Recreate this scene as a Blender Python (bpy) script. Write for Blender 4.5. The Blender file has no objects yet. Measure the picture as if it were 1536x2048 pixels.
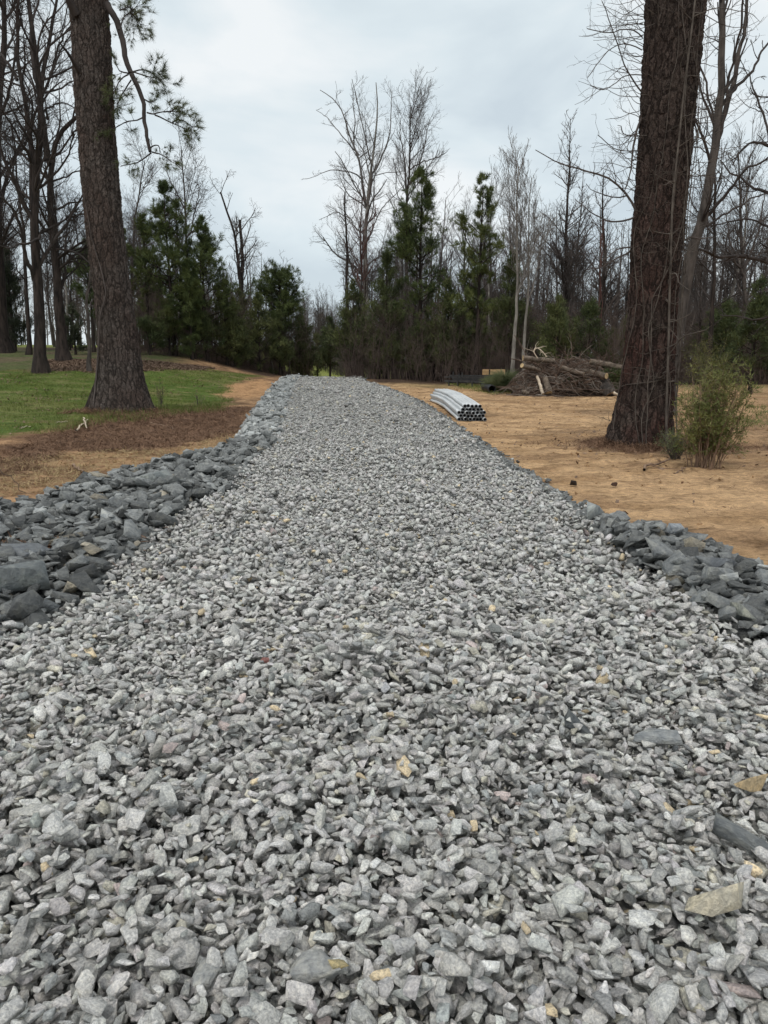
import bpy, bmesh, math
import numpy as np
from mathutils import Vector, Matrix

C = bpy.context.scene
COL = C.collection
rs = np.random.RandomState
PI = math.pi

# ------------------------------------------------------------------ camera, world, sun
PITCH = math.radians(11.5)
CAMZ = 1.5
F = 1500.0                      # focal length in pixels of the 1536x2048 photograph
cam = bpy.data.cameras.new("camera")
cam.sensor_fit = 'VERTICAL'
cam.sensor_height = 36.0
cam.sensor_width = 27.0
cam.lens = 36.0 * F / 2048.0
cam.clip_start = 0.05
cam.clip_end = 3000
camo = bpy.data.objects.new("camera", cam)
camo.location = (0, 0, CAMZ)
camo.rotation_euler = (math.radians(90) - PITCH, 0, 0)
COL.objects.link(camo)
C.camera = camo

SUN_EL, SUN_AZ = math.radians(55), math.radians(200)
w = bpy.data.worlds.new("World")
C.world = w
w.use_nodes = True
nt = w.node_tree
nt.nodes.clear()
N = nt.nodes.new
out = N('ShaderNodeOutputWorld')
bg = N('ShaderNodeBackground')
bg.inputs['Strength'].default_value = 0.1
sky = N('ShaderNodeTexSky')
sky.sky_type = 'NISHITA'
sky.sun_disc = False
sky.sun_elevation = SUN_EL
sky.sun_rotation = SUN_AZ
tc = N('ShaderNodeTexCoord')
mp = N('ShaderNodeMapping')
mp.inputs['Scale'].default_value = (1.0, 1.0, 2.6)
n1 = N('ShaderNodeTexNoise'); n1.inputs['Scale'].default_value = 3.1; n1.inputs['Detail'].default_value = 5; n1.inputs['Roughness'].default_value = 0.5
n1.inputs['Distortion'].default_value = 0.3
rmp = N('ShaderNodeValToRGB')
e = rmp.color_ramp.elements
e[0].position = 0.36; e[0].color = (5.45, 6.2, 6.7, 1)
e[1].position = 0.66; e[1].color = (7.95, 8.25, 8.35, 1)
e2 = rmp.color_ramp.elements.new(0.5); e2.color = (6.5, 7.25, 7.6, 1)
# the cloud deck is thinner and brighter overhead
sep = N('ShaderNodeSeparateXYZ')
mr = N('ShaderNodeMapRange'); mr.inputs[1].default_value = 0.0; mr.inputs[2].default_value = 0.55; mr.inputs[3].default_value = -0.10; mr.inputs[4].default_value = 0.16
addn = N('ShaderNodeMath'); addn.operation = 'ADD'
mix = N('ShaderNodeMixRGB'); mix.inputs[0].default_value = 0.93
L = nt.links.new
L(tc.outputs['Generated'], mp.inputs['Vector']); L(mp.outputs[0], n1.inputs['Vector'])
L(tc.outputs['Generated'], sep.inputs[0]); L(sep.outputs['Z'], mr.inputs[0])
L(n1.outputs['Fac'], addn.inputs[0]); L(mr.outputs[0], addn.inputs[1])
L(addn.outputs[0], rmp.inputs[0])
L(sky.outputs[0], mix.inputs[1]); L(rmp.outputs[0], mix.inputs[2])
L(mix.outputs[0], bg.inputs['Color']); L(bg.outputs[0], out.inputs['Surface'])

sl = bpy.data.lights.new("sun", 'SUN')
sl.energy = 1.3
sl.angle = math.radians(14)
sl.color = (1.0, 0.97, 0.93)
so = bpy.data.objects.new("sun", sl)
so.rotation_euler = (math.radians(90) - SUN_EL, 0, -SUN_AZ + PI)
so.location = (0, 0, 50)
COL.objects.link(so)

C.view_settings.view_transform = 'Standard'
C.view_settings.look = 'None'
C.view_settings.exposure = 0.22
C.view_settings.gamma = 1.0
C.cycles.max_bounces = 5
C.cycles.diffuse_bounces = 3
C.cycles.glossy_bounces = 2
C.cycles.transparent_max_bounces = 4
C.cycles.use_adaptive_sampling = True
C.cycles.adaptive_threshold = 0.02

# ------------------------------------------------------------------ noise and terrain
def _hash(ix, iy, iz, seed):
    h = (ix.astype(np.int64) * 374761393 + iy.astype(np.int64) * 668265263 + iz.astype(np.int64) * 2147483647 + seed * 1274126177) & 0xffffffff
    h = ((h ^ (h >> 13)) * 1274126177) & 0xffffffff
    h = h ^ (h >> 16)
    return (h & 0xffffff) / float(0xffffff) * 2 - 1

def vn(x, y, z=None, seed=0):
    x = np.asarray(x, float); y = np.asarray(y, float)
    z = np.zeros_like(x) if z is None else np.asarray(z, float)
    x0, y0, z0 = np.floor(x), np.floor(y), np.floor(z)
    fx, fy, fz = x - x0, y - y0, z - z0
    fx = fx * fx * (3 - 2 * fx); fy = fy * fy * (3 - 2 * fy); fz = fz * fz * (3 - 2 * fz)
    def h(a, b, c): return _hash(x0 + a, y0 + b, z0 + c, seed)
    def lerp(a, b, t): return a + (b - a) * t
    c0 = lerp(lerp(h(0, 0, 0), h(1, 0, 0), fx), lerp(h(0, 1, 0), h(1, 1, 0), fx), fy)
    if not np.any(fz): return c0
    c1 = lerp(lerp(h(0, 0, 1), h(1, 0, 1), fx), lerp(h(0, 1, 1), h(1, 1, 1), fx), fy)
    return lerp(c0, c1, fz)

def fbm(x, y, z=None, seed=0, oct=4):
    s, a, t = 0, 1.0, 0
    for i in range(oct):
        s = s + a * vn(x * 2 ** i, y * 2 ** i, None if z is None else z * 2 ** i, seed + i * 17)
        t += a; a *= 0.5
    return s / t

def sst(a, b, x):
    t = np.clip((x - a) / (b - a), 0, 1)
    return t * t * (3 - 2 * t)

CP = ([-20, 0, 12, 20, 30, 38, 44, 60, 80, 120, 400], [0, 0, 0, .08, .30, .50, .42, -.15, -.35, -.4, -1])
LP = ([-20, 0, 10, 19, 25, 30, 34, 40, 45, 60, 100, 400], [0, 0, 0, .17, .55, 1.0, 1.45, 1.85, 2.05, 2.6, 3.0, 4])
RP = ([-20, 0, 10, 17.7, 24, 29, 34, 40, 60, 400], [0, 0, 0, .03, .14, .20, .36, .4, .3, 1])
TREE_L, TREE_R = (-6.62, 19.0), (4.35, 13.2)

def H(x, y):
    x = np.asarray(x, float); y = np.asarray(y, float)
    c = np.interp(y, *CP); l = np.interp(y, *LP); r = np.interp(y, *RP)
    z = c + (l - c) * sst(-4.6, -12.5, x) + (r - c) * sst(0.5, 3.5, x)
    for (tx, ty), hh, rr in ((TREE_L, .16, 1.7), (TREE_R, .02, 1.3)):
        d = np.hypot(x - tx, y - ty)
        z = z + hh * np.exp(-(d / rr) ** 2)
    soft = sst(12, 18, y)
    z = z + 0.035 * fbm(x * .45, y * .45, seed=3, oct=3) + 0.012 * fbm(x * 2.1, y * 2.1, seed=9, oct=3)
    return z

CP_, SP_ = math.cos(PITCH), math.sin(PITCH)
def ray(px, py):
    a, b = (px - 768) / F, (1024 - py) / F
    return np.array([a, b * SP_ + CP_, b * CP_ - SP_])
def Wp(px, py, d):
    """point at world depth y=d seen at a photo pixel"""
    r = ray(px, py)
    return np.array([0, 0, CAMZ]) + r * (d / r[1])
def G(px, py, lo=0.8, hi=200):
    """where the ground lies at a photo pixel"""
    r = ray(px, py)
    ts = np.concatenate([np.arange(lo, 15, .02), np.arange(15, hi, .1)]) / r[1]
    P = r[None] * ts[:, None]; P[:, 2] += CAMZ
    below = P[:, 2] < H(P[:, 0], P[:, 1])
    i = int(np.argmax(below)) if below.any() else len(ts) - 1
    return P[i]
def proj(P):
    P = np.asarray(P, float)
    x, y, z = P[..., 0], P[..., 1], P[..., 2] - CAMZ
    dep = y * CP_ - z * SP_
    up = y * SP_ + z * CP_
    dep = np.maximum(dep, 1e-3)
    return 768 + F * x / dep, 1024 - F * up / dep, dep
def GP(pts): return np.array([G(*p)[:2] for p in pts])

def sdist(X, Y, poly, closed=True):
    """signed distance (positive inside) to a polygon in the ground plane"""
    X = X.ravel(); Y = Y.ravel()
    n = len(poly); dm = np.full(X.shape, 1e9); ins = np.zeros(X.shape, bool)
    for i in range(n if closed else n - 1):
        ax, ay = poly[i]; bx, by = poly[(i + 1) % n]
        vx, vy = bx - ax, by - ay
        t = np.clip(((X - ax) * vx + (Y - ay) * vy) / (vx * vx + vy * vy + 1e-12), 0, 1)
        dm = np.minimum(dm, np.hypot(X - ax - t * vx, Y - ay - t * vy))
        if closed:
            c = ((ay > Y) != (by > Y)) & (X < vx * (Y - ay) / (vy if abs(vy) > 1e-9 else 1e-9) + ax)
            ins ^= c
    return np.where(ins, dm, -dm) if closed else dm

# edges of the driveway and the rock banks, measured on the ground
GR = GP([(722, 762), (765, 776), (822, 800), (870, 830), (920, 870), (970, 905), (1040, 955), (1110, 1000), (1160, 1045)])        # gravel, right side, far to near
GRn = GP([(1160, 1055), (1200, 1125), (1260, 1185), (1400, 1265), (1536, 1340)])                                                # gravel meets the right rock berm
BO = GP([(1160, 1038), (1230, 1072), (1330, 1092), (1420, 1116), (1536, 1192)])                                                 # outer edge of the berm
LI = GP([(592, 765), (575, 800), (566, 850), (545, 895), (480, 960), (430, 1000), (330, 1070), (250, 1140), (200, 1205), (100, 1265), (0, 1300)])
LO = GP([(556, 767), (535, 790), (505, 835), (482, 880), (425, 915), (335, 938), (185, 976), (90, 1006), (0, 1032)])
LI = np.vstack([[(-4.0, 46)], [(-4.4, 41)], LI, [(-2.9, 2.9), (-5.5, 2.2), (-9, 1.5), (-9, -6)]])
LO = np.vstack([[(-4.8, 46)], [(-5.2, 41)], LO, [(-6.5, 6.6), (-9, 5.8)]])
GR = np.vstack([[(-1.0, 46)], [(-1.1, 41)], GR])
BO = np.vstack([BO, [(4.2, 4.0), (6.5, 3.2)]])
GRn = np.vstack([GRn, [(3.2, 2.6), (6.5, 1.0), (6.5, -6)]])
ROAD = np.vstack([LI, GRn[::-1], GR[::-1]])                     # the gravel driveway
BANK_L = np.vstack([LO, [(-9, 1.5)], LI[::-1][2:]])
BANK_R = np.vstack([GR[-1:], BO, [(6.5, 1.0)], GRn[::-1][1:]])

# ------------------------------------------------------------------ mesh helpers
def mesh_np(name, V, faces, smooth=False, col=None, mat_idx=None, attrs=None):
    """faces: list of integer arrays (n,k)"""
    me = bpy.data.meshes.new(name)
    V = np.ascontiguousarray(V, dtype=np.float32)
    faces = [np.asarray(f, dtype=np.int32) for f in faces if len(f)]
    nl = sum(f.size for f in faces); npo = sum(len(f) for f in faces)
    me.vertices.add(len(V)); me.vertices.foreach_set('co', V.ravel())
    me.loops.add(nl); me.polygons.add(npo)
    me.loops.foreach_set('vertex_index', np.concatenate([f.ravel() for f in faces]))
    tot = np.concatenate([np.full(len(f), f.shape[1], np.int32) for f in faces])
    st = np.concatenate([[0], np.cumsum(tot)[:-1]]).astype(np.int32)
    me.polygons.foreach_set('loop_start', st)
    me.polygons.foreach_set('loop_total', tot)
    if smooth: me.polygons.foreach_set('use_smooth', np.ones(npo, bool))
    if mat_idx is not None: me.polygons.foreach_set('material_index', np.asarray(mat_idx, np.int32))
    me.update(calc_edges=True)
    if col is not None:
        a = me.color_attributes.new('col', 'FLOAT_COLOR', 'POINT')
        c4 = np.ones((len(V), 4), np.float32); c4[:, :3] = col
        a.data.foreach_set('color', c4.ravel())
    for k, v in (attrs or {}).items():
        a = me.attributes.new(k, 'FLOAT', 'POINT'); a.data.foreach_set('value', np.ascontiguousarray(v, np.float32))
    return me

def add(name, me, mats=None, parent=None, loc=(0, 0, 0), label=None, cat=None, group=None, kind=None):
    o = bpy.data.objects.new(name, me)
    COL.objects.link(o)
    o.location = loc
    if mats is not None and me is not None and not me.materials:
        for m in (mats if isinstance(mats, (list, tuple)) else [mats]): me.materials.append(m)
    if parent is not None: o.parent = parent
    tag(o, label, cat, group, kind)
    return o
def tag(o, label=None, cat=None, group=None, kind=None):
    if label: o['label'] = label
    if cat: o['category'] = cat
    if group: o['group'] = group
    if kind: o['kind'] = kind
    return o

def merge(parts):
    """[(V, [faces...]), ...] -> V, faces"""
    Vs, Fs, o = [], {}, 0
    for V, fl in parts:
        Vs.append(V)
        for f in fl:
            f = np.asarray(f)
            if len(f): Fs.setdefault(f.shape[1], []).append(f + o)
        o += len(V)
    return np.vstack(Vs), [np.vstack(v) for v in Fs.values()]

def tubes(P, R, k=4, caps=False):
    """P (B,n,3), R (B,n) -> V, [quads]"""
    P = np.asarray(P, float); R = np.asarray(R, float)
    if P.ndim == 2: P = P[None]; R = R[None]
    B, n, _ = P.shape
    T = np.empty_like(P)
    T[:, 1:-1] = P[:, 2:] - P[:, :-2]; T[:, 0] = P[:, 1] - P[:, 0]; T[:, -1] = P[:, -1] - P[:, -2]
    T /= np.linalg.norm(T, axis=2, keepdims=True) + 1e-9
    ref = np.where(np.abs(T[:, :1, 2:3]) > .8, np.array([[[1., 0, 0]]]), np.array([[[0, 0, 1.]]]))
    ref = np.broadcast_to(ref, T.shape)
    U = np.cross(ref, T); U /= np.linalg.norm(U, axis=2, keepdims=True) + 1e-9
    W = np.cross(T, U)
    a = np.arange(k) * 2 * PI / k
    V = P[:, :, None] + R[:, :, None, None] * (U[:, :, None] * np.cos(a)[None, None, :, None] + W[:, :, None] * np.sin(a)[None, None, :, None])
    V = V.reshape(-1, 3)
    b = np.arange(B)[:, None, None] * n * k; i = np.arange(n - 1)[None, :, None] * k; j = np.arange(k)[None, None, :]; j2 = (j + 1) % k
    q = np.stack([b + i + j, b + i + j2, b + i + k + j2, b + i + k + j], -1).reshape(-1, 4)
    return V, [q]

def resample(pts, n):
    pts = np.asarray(pts, float)
    d = np.concatenate([[0], np.cumsum(np.linalg.norm(np.diff(pts[:, :3], axis=0), axis=1))])
    t = np.linspace(0, d[-1], n)
    o = np.stack([np.interp(t, d, pts[:, i]) for i in range(pts.shape[1])], 1)
    if n > 4:                       # round the corners
        for _ in range(2):
            o[1:-1] = o[1:-1] * .5 + (o[:-2] + o[2:]) * .25
    return o

def perp(T):
    ref = np.where(np.abs(T[:, 2:3]) > .9, np.array([[1., 0, 0]]), np.array([[0, 0, 1.]]))
    U = np.cross(ref, T); U /= np.linalg.norm(U, axis=1, keepdims=True) + 1e-9
    return U, np.cross(T, U)

def grow(rg, P, R, cnt, t0=.25, t1=1.0, ang=(35, 60), ln=(.3, .6), up=.15, wig=.18, n=6, rr=.55, rmin=.004, fall=.6, lmin=.05, az=None, tip=.35):
    """one new generation of branches on every branch of P (B,n,3)"""
    B, m, _ = P.shape
    Lp = np.linalg.norm(np.diff(P, axis=1), axis=2).sum(1)
    c = np.asarray(cnt(Lp) if callable(cnt) else np.full(B, cnt))
    c = np.maximum(0, np.floor(c + rg.rand(B))).astype(int)
    idx = np.repeat(np.arange(B), c); K = len(idx)
    if K == 0: return np.zeros((0, n, 3)), np.zeros((0, n))
    t = t0 + (t1 - t0) * rg.rand(K)
    f = t * (m - 1); i = np.minimum(f.astype(int), m - 2); fr = (f - i)[:, None]
    p = P[idx, i] * (1 - fr) + P[idx, i + 1] * fr
    r = R[idx, i] * (1 - fr[:, 0]) + R[idx, i + 1] * fr[:, 0]
    T = P[idx, i + 1] - P[idx, i]; T /= np.linalg.norm(T, axis=1, keepdims=True) + 1e-9
    U, W = perp(T)
    a = np.radians(ang[0] + (ang[1] - ang[0]) * rg.rand(K)); z = rg.rand(K) * 2 * PI
    d = T * np.cos(a)[:, None] + (U * np.cos(z)[:, None] + W * np.sin(z)[:, None]) * np.sin(a)[:, None]
    Ln = np.maximum(lmin, Lp[idx] * (ln[0] + (ln[1] - ln[0]) * rg.rand(K)) * (1 - fall * t))
    out = np.empty((K, n, 3)); out[:, 0] = p
    for j in range(1, n):
        d = d + rg.randn(K, 3) * wig; d[:, 2] += up
        d /= np.linalg.norm(d, axis=1, keepdims=True) + 1e-9
        out[:, j] = out[:, j - 1] + d * (Ln / (n - 1))[:, None]
    r0 = np.maximum(rmin, np.minimum(r * rr * (.7 + .5 * rg.rand(K)), Ln * .022 + .002))
    Rr = r0[:, None] * (1 - (1 - tip) * np.linspace(0, 1, n))[None]
    return out, np.maximum(Rr, rmin * .7)

# ------------------------------------------------------------------ materials
def mat(name):
    m = bpy.data.materials.new(name); m.use_nodes = True
    t = m.node_tree; t.nodes.clear()
    o = t.nodes.new('ShaderNodeOutputMaterial'); b = t.nodes.new('ShaderNodeBsdfPrincipled')
    b.inputs['Roughness'].default_value = .85
    b.inputs['Specular IOR Level'].default_value = .25
    t.links.new(b.outputs[0], o.inputs[0])
    return m, t, b, o
def nd(t, kind, **kw):
    n = t.nodes.new('ShaderNode' + kind)
    for k, v in kw.items():
        if k in n.inputs: n.inputs[k].default_value = v
        else: setattr(n, k, v)
    return n
def ramp(t, fac, stops):
    r = t.nodes.new('ShaderNodeValToRGB'); el = r.color_ramp.elements
    while len(el) < len(stops): el.new(0.5)
    for e_, (p, c) in zip(el, stops):
        e_.position = p; e_.color = (*c, 1) if len(c) == 3 else c
    t.links.new(fac, r.inputs[0]); return r.outputs[0]
def mixc(t, fac, a, b, mode='MIX'):
    m = t.nodes.new('ShaderNodeMixRGB'); m.blend_type = mode
    for s, v in ((0, fac), (1, a), (2, b)):
        if isinstance(v, (int, float)): m.inputs[s].default_value = v
        elif isinstance(v, tuple): m.inputs[s].default_value = (*v, 1)
        else: t.links.new(v, m.inputs[s])
    return m.outputs[0]
def bump(t, b, h, strength=.5, dist=.02):
    n = nd(t, 'Bump'); n.inputs['Strength'].default_value = strength; n.inputs['Distance'].default_value = dist
    t.links.new(h, n.inputs['Height']); t.links.new(n.outputs[0], b.inputs['Normal'])

def noise_mat(name, c1, c2, scale=8, rough=.9, bstr=.4, bdist=.01, stretch=(1, 1, 1), spec=.2, detail=5, lo=.35, hi=.65):
    m, t, b, o = mat(name)
    b.inputs['Roughness'].default_value = rough; b.inputs['Specular IOR Level'].default_value = spec
    c = nd(t, 'TexCoord'); mp_ = nd(t, 'Mapping'); mp_.inputs['Scale'].default_value = stretch
    t.links.new(c.outputs['Object'], mp_.inputs[0])
    n = nd(t, 'TexNoise', Scale=scale, Detail=detail, Roughness=.6); t.links.new(mp_.outputs[0], n.inputs['Vector'])
    t.links.new(ramp(t, n.outputs['Fac'], [(lo, c1), (hi, c2)]), b.inputs['Base Color'])
    if bstr: bump(t, b, n.outputs['Fac'], bstr, bdist)
    return m

def stone_mat(name, scale, vein=.35, bs=.5):
    m, t, b, o = mat(name)
    b.inputs['Roughness'].default_value = .8; b.inputs['Specular IOR Level'].default_value = .3
    at = nd(t, 'Attribute', attribute_name='col')
    g = nd(t, 'TexCoord')
    n = nd(t, 'TexNoise', Scale=scale, Detail=5, Roughness=.65); t.links.new(g.outputs['Object'], n.inputs['Vector'])
    n2 = nd(t, 'TexNoise', Scale=scale * .35, Detail=3, Roughness=.6, Distortion=1.2); t.links.new(g.outputs['Object'], n2.inputs['Vector'])
    f1 = ramp(t, n.outputs['Fac'], [(.32, (.62, .62, .62)), (.5, (1, 1, 1)), (.68, (1.34, 1.34, 1.32))])
    f2 = ramp(t, n2.outputs['Fac'], [(.36, (.78, .79, .8)), (.5, (1, 1, 1)), (.62, (1.15, 1.14, 1.1))])
    c = mixc(t, 1.0, at.outputs['Color'], f1, 'MULTIPLY')
    c = mixc(t, 1.0, c, f2, 'MULTIPLY')
    n3 = nd(t, 'TexNoise', Scale=scale * .8, Detail=2, Roughness=.5, Distortion=3.0); t.links.new(g.outputs['Object'], n3.inputs['Vector'])
    c = mixc(t, ramp(t, n3.outputs['Fac'], [(.64, (0, 0, 0)), (.74, (vein, vein, vein))]), c, (.62, .62, .60))
    t.links.new(c, b.inputs['Base Color'])
    bump(t, b, n.outputs['Fac'], bs, .010)
    return m

M = {}
M['gravel'] = stone_mat('gravel_stone', 150, .4, .8)
M['riprap'] = stone_mat('dark_rock', 45, .12, .7)
M['twig'] = noise_mat('bare_twig_bark', (.062, .052, .047), (.115, .096, .087), 3, bstr=0)
M['twig_dark'] = noise_mat('dark_twig_bark', (.030, .025, .023), (.060, .049, .044), 3, bstr=0)
M['bark_dark'] = noise_mat('dark_bark', (.012, .010, .009), (.05, .038, .032), 9, stretch=(1, 1, .2), bstr=1, bdist=.03)
M['bark_mid'] = noise_mat('grey_bark', (.035, .03, .027), (.095, .08, .07), 9, stretch=(1, 1, .25), bstr=.8, bdist=.02)
M['bark_pale'] = noise_mat('pale_bark', (.11, .10, .088), (.27, .25, .22), 4, stretch=(1, 1, .4), bstr=.3, bdist=.01)
M['twig_pale'] = noise_mat('pale_twig_bark', (.12, .105, .095), (.22, .20, .18), 3, bstr=0)
M['twig_red'] = noise_mat('budding_red_twig', (.075, .040, .035), (.13, .065, .055), 3, bstr=0)
M['twig_grey'] = noise_mat('ash_grey_twig', (.09, .08, .075), (.16, .145, .135), 3, bstr=0)
M['vine'] = noise_mat('dry_vine', (.055, .045, .038), (.13, .11, .092), 6, bstr=0)
M['brush_brown'] = noise_mat('brown_brush', (.070, .052, .044), (.145, .108, .09), .6, bstr=0)

def foliage_mat(name, a, b_, scale=1.6):
    m, t, b, o = mat(name)
    b.inputs['Roughness'].default_value = .7
    g = nd(t, 'TexCoord'); n = nd(t, 'TexNoise', Scale=scale, Detail=4); t.links.new(g.outputs['Object'], n.inputs['Vector'])
    c = ramp(t, n.outputs['Fac'], [(.36, a), (.64, b_)])
    oi = nd(t, 'ObjectInfo')
    v = ramp(t, oi.outputs['Random'], [(0, (.78, .84, .8)), (1, (1.2, 1.12, 1.0))])
    c = mixc(t, 1.0, c, v, 'MULTIPLY')
    t.links.new(c, b.inputs['Base Color'])
    return m
M['needle'] = foliage_mat('pine_needles', (.046, .068, .026), (.115, .138, .046))
M['cedar'] = foliage_mat('cedar_foliage', (.048, .064, .027), (.105, .120, .046))
M['leaf_dull'] = foliage_mat('dull_evergreen_leaves', (.022, .030, .020), (.05, .06, .035))
M['bamboo'] = foliage_mat('bush_leaves', (.10, .12, .035), (.22, .21, .075), 3)
M['grassblade'] = foliage_mat('grass_blades', (.075, .118, .022), (.155, .18, .05), 2)
M['straw'] = noise_mat('pine_straw', (.085, .048, .030), (.27, .165, .105), 5, bstr=0)
M['drygrass'] = noise_mat('dry_grass', (.25, .18, .09), (.42, .32, .17), 5, bstr=0)
M['soil'] = noise_mat('soil_clod', (.05, .03, .02), (.12, .075, .045), 20, bstr=.6)
M['leaflitter'] = noise_mat('fallen_leaves', (.10, .065, .045), (.26, .18, .13), 9, bstr=0)

# bark with true relief for the two big pines
def bark_mat(name, dark, mid, light, red, zred=99.):
    m, t, b, o = mat(name)
    b.inputs['Roughness'].default_value = .9; b.inputs['Specular IOR Level'].default_value = .15
    g = nd(t, 'TexCoord')
    nz = nd(t, 'TexNoise', Scale=6.5, Detail=5, Roughness=.65); t.links.new(g.outputs['Object'], nz.inputs['Vector'])
    av = nd(t, 'VectorMath', operation='MULTIPLY_ADD'); av.inputs[1].default_value = (.16, .16, .30)
    t.links.new(nz.outputs['Color'], av.inputs[0]); t.links.new(g.outputs['Object'], av.inputs[2])
    def vor(sc):
        mp_ = nd(t, 'Mapping'); mp_.inputs['Scale'].default_value = sc; t.links.new(av.outputs[0], mp_.inputs[0])
        v = nd(t, 'TexVoronoi', Scale=1.0, feature='DISTANCE_TO_EDGE'); t.links.new(mp_.outputs[0], v.inputs['Vector'])
        return v, mp_
    v, mp1 = vor((9.5, 9.5, 2.5)); vs, mp2 = vor((24, 24, 9))
    v2 = nd(t, 'TexVoronoi', Scale=1.0); t.links.new(mp1.outputs[0], v2.inputs['Vector'])
    fine = nd(t, 'TexNoise', Scale=3.2, Detail=6, Roughness=.7); t.links.new(mp1.outputs[0], fine.inputs['Vector'])
    p1 = ramp(t, v.outputs['Distance'], [(0.0, (0, 0, 0)), (.14, (.6, .6, .6)), (.36, (1, 1, 1))])
    p2 = ramp(t, vs.outputs['Distance'], [(0.0, (.35, .35, .35)), (.2, (1, 1, 1))])
    plate = mixc(t, 1.0, p1, p2, 'MULTIPLY')
    body = mixc(t, ramp(t, fine.outputs['Fac'], [(.35, (0, 0, 0)), (.68, (1, 1, 1))]), mid, light)
    big = nd(t, 'TexNoise', Scale=1.3, Detail=4); t.links.new(g.outputs['Object'], big.inputs['Vector'])
    sz = nd(t, 'SeparateXYZ'); t.links.new(g.outputs['Object'], sz.inputs[0]); zr = nd(t, 'MapRange'); zr.inputs[1].default_value = zred * .3; zr.inputs[2].default_value = zred; zr.inputs[3].default_value = 1; zr.inputs[4].default_value = .12; t.links.new(sz.outputs['Z'], zr.inputs[0])
    body = mixc(t, mixc(t, 1.0, ramp(t, big.outputs['Fac'], [(.38, (0, 0, 0)), (.62, (1, 1, 1))]), zr.outputs[0], 'MULTIPLY'), body, red)
    var = ramp(t, v2.outputs['Color'], [(0, (.65, .65, .65)), (1, (1.25, 1.25, 1.25))])
    body = mixc(t, 1.0, body, var, 'MULTIPLY')
    body = mixc(t, 1.0, body, ramp(t, vs.outputs['Distance'], [(0.0, (.55, .55, .55)), (.16, (1, 1, 1))]), 'MULTIPLY')
    c = mixc(t, ramp(t, v.outputs['Distance'], [(0.0, (0, 0, 0)), (.17, (1, 1, 1))]), dark, body)
    t.links.new(c, b.inputs['Base Color'])
    h = nd(t, 'Math', operation='MULTIPLY_ADD'); h.inputs[1].default_value = .6
    t.links.new(fine.outputs['Fac'], h.inputs[0]); t.links.new(plate, h.inputs[2])
    dsp = nd(t, 'Displacement', Scale=.040, Midlevel=1.1); t.links.new(h.outputs[0], dsp.inputs['Height'])
    t.links.new(dsp.outputs[0], o.inputs['Displacement'])
    m.displacement_method = 'BOTH'
    return m
M['bark_pine_l'] = bark_mat('grey_pine_bark', (.026, .021, .018), (.078, .064, .056), (.18, .155, .138), (.105, .078, .066))
M['bark_pine_r'] = bark_mat('red_pine_bark', (.016, .011, .009), (.044, .033, .028), (.12, .092, .078), (.085, .042, .034), 5.0)

# ------------------------------------------------------------------ ground sheet
def grid_axis(fine0, fine1, step, lo, hi, g=1.12):
    a = list(np.arange(fine0, fine1 + 1e-6, step)); s = step
    while a[-1] < hi: s *= g; a.append(a[-1] + s)
    s = step; b = []
    x = fine0
    while x > lo: s *= g; x -= s; b.append(x)
    return np.array(b[::-1] + a)
gx = grid_axis(-13, 9, .085, -600, 600)
gy = grid_axis(1.5, 40, .085, -60, 900)
X, Y = np.meshgrid(gx, gy)
SEGX = X.ravel(); SEGY = Y.ravel()
z = H(SEGX, SEGY)
jx = SEGX + .25 * fbm(SEGX * 1.1, SEGY * 1.1, seed=31) + .06 * vn(SEGX * 9, SEGY * 9, seed=35)
jy = SEGY + .35 * fbm(SEGX * 1.1, SEGY * 1.1, seed=32) + .09 * vn(SEGX * 9, SEGY * 9, seed=36)
near_mask = (SEGX > -30) & (SEGX < 30) & (SEGY > -10) & (SEGY < 80)
def zone(poly, wdt, amp=1.0):
    s = np.full(SEGX.shape, -99.)
    qx = SEGX + (jx - SEGX) * amp; qy = SEGY + (jy - SEGY) * amp
    s[near_mask] = sdist(qx[near_mask], qy[near_mask], poly)
    return sst(-wdt, wdt, s)
# zones
GRASS1 = GP([(-260, 745), (0, 742), (190, 744), (300, 741), (430, 742), (525, 752), (455, 768), (440, 790), (470, 800), (440, 812), (340, 822), (300, 826), (200, 836), (150, 850), (60, 868), (-60, 880), (-300, 870)])
LITTER = GP([(95, 722), (200, 719), (320, 724), (430, 738), (300, 742), (190, 746), (110, 742)])
DKSTRAW = GP([(60, 880), (170, 845), (300, 826), (400, 815), (505, 815), (485, 865), (380, 885), (240, 905), (120, 900), (0, 955), (-80, 940)])
TAN_L = GP([(0, 1010), (0, 965), (150, 935), (330, 900), (450, 880), (330, 925), (180, 955)])
zg = zone(GRASS1, .35, 2.0); zl = zone(LITTER, .8, 2.0); zs = zone(DKSTRAW, .35, 1.6)
pat = GP([(455, 770), (530, 758), (545, 775), (505, 800), (450, 790)]); zp = zone(pat, .25)
zroad = zone(ROAD, .12, .4)
n_lo = fbm(SEGX * .35, SEGY * .35, seed=51); n_hi = fbm(SEGX * 2.2, SEGY * 2.2, seed=52); n_st = fbm(SEGX * .55, SEGY * 1.7, seed=53) + .5 * fbm(SEGX * 3, SEGY * 3.4, seed=54)
def c3(*c): return np.array(c)[None]
def mx(a, b, f): return a * (1 - f[:, None]) + b * f[:, None]
sand = mx(c3(.50, .33, .185), c3(.37, .235, .125), sst(-.3, .45, n_st)) + 0 * X.ravel()[:, None]
sand = mx(sand, c3(.25, .155, .088), sst(.05, .5, n_hi + .3 * n_lo) * .65)
sand = mx(sand, c3(.20, .13, .078), sst(.15, .5, fbm(SEGX * .5 + 9, SEGY * .9, seed=57)) * .6)
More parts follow.
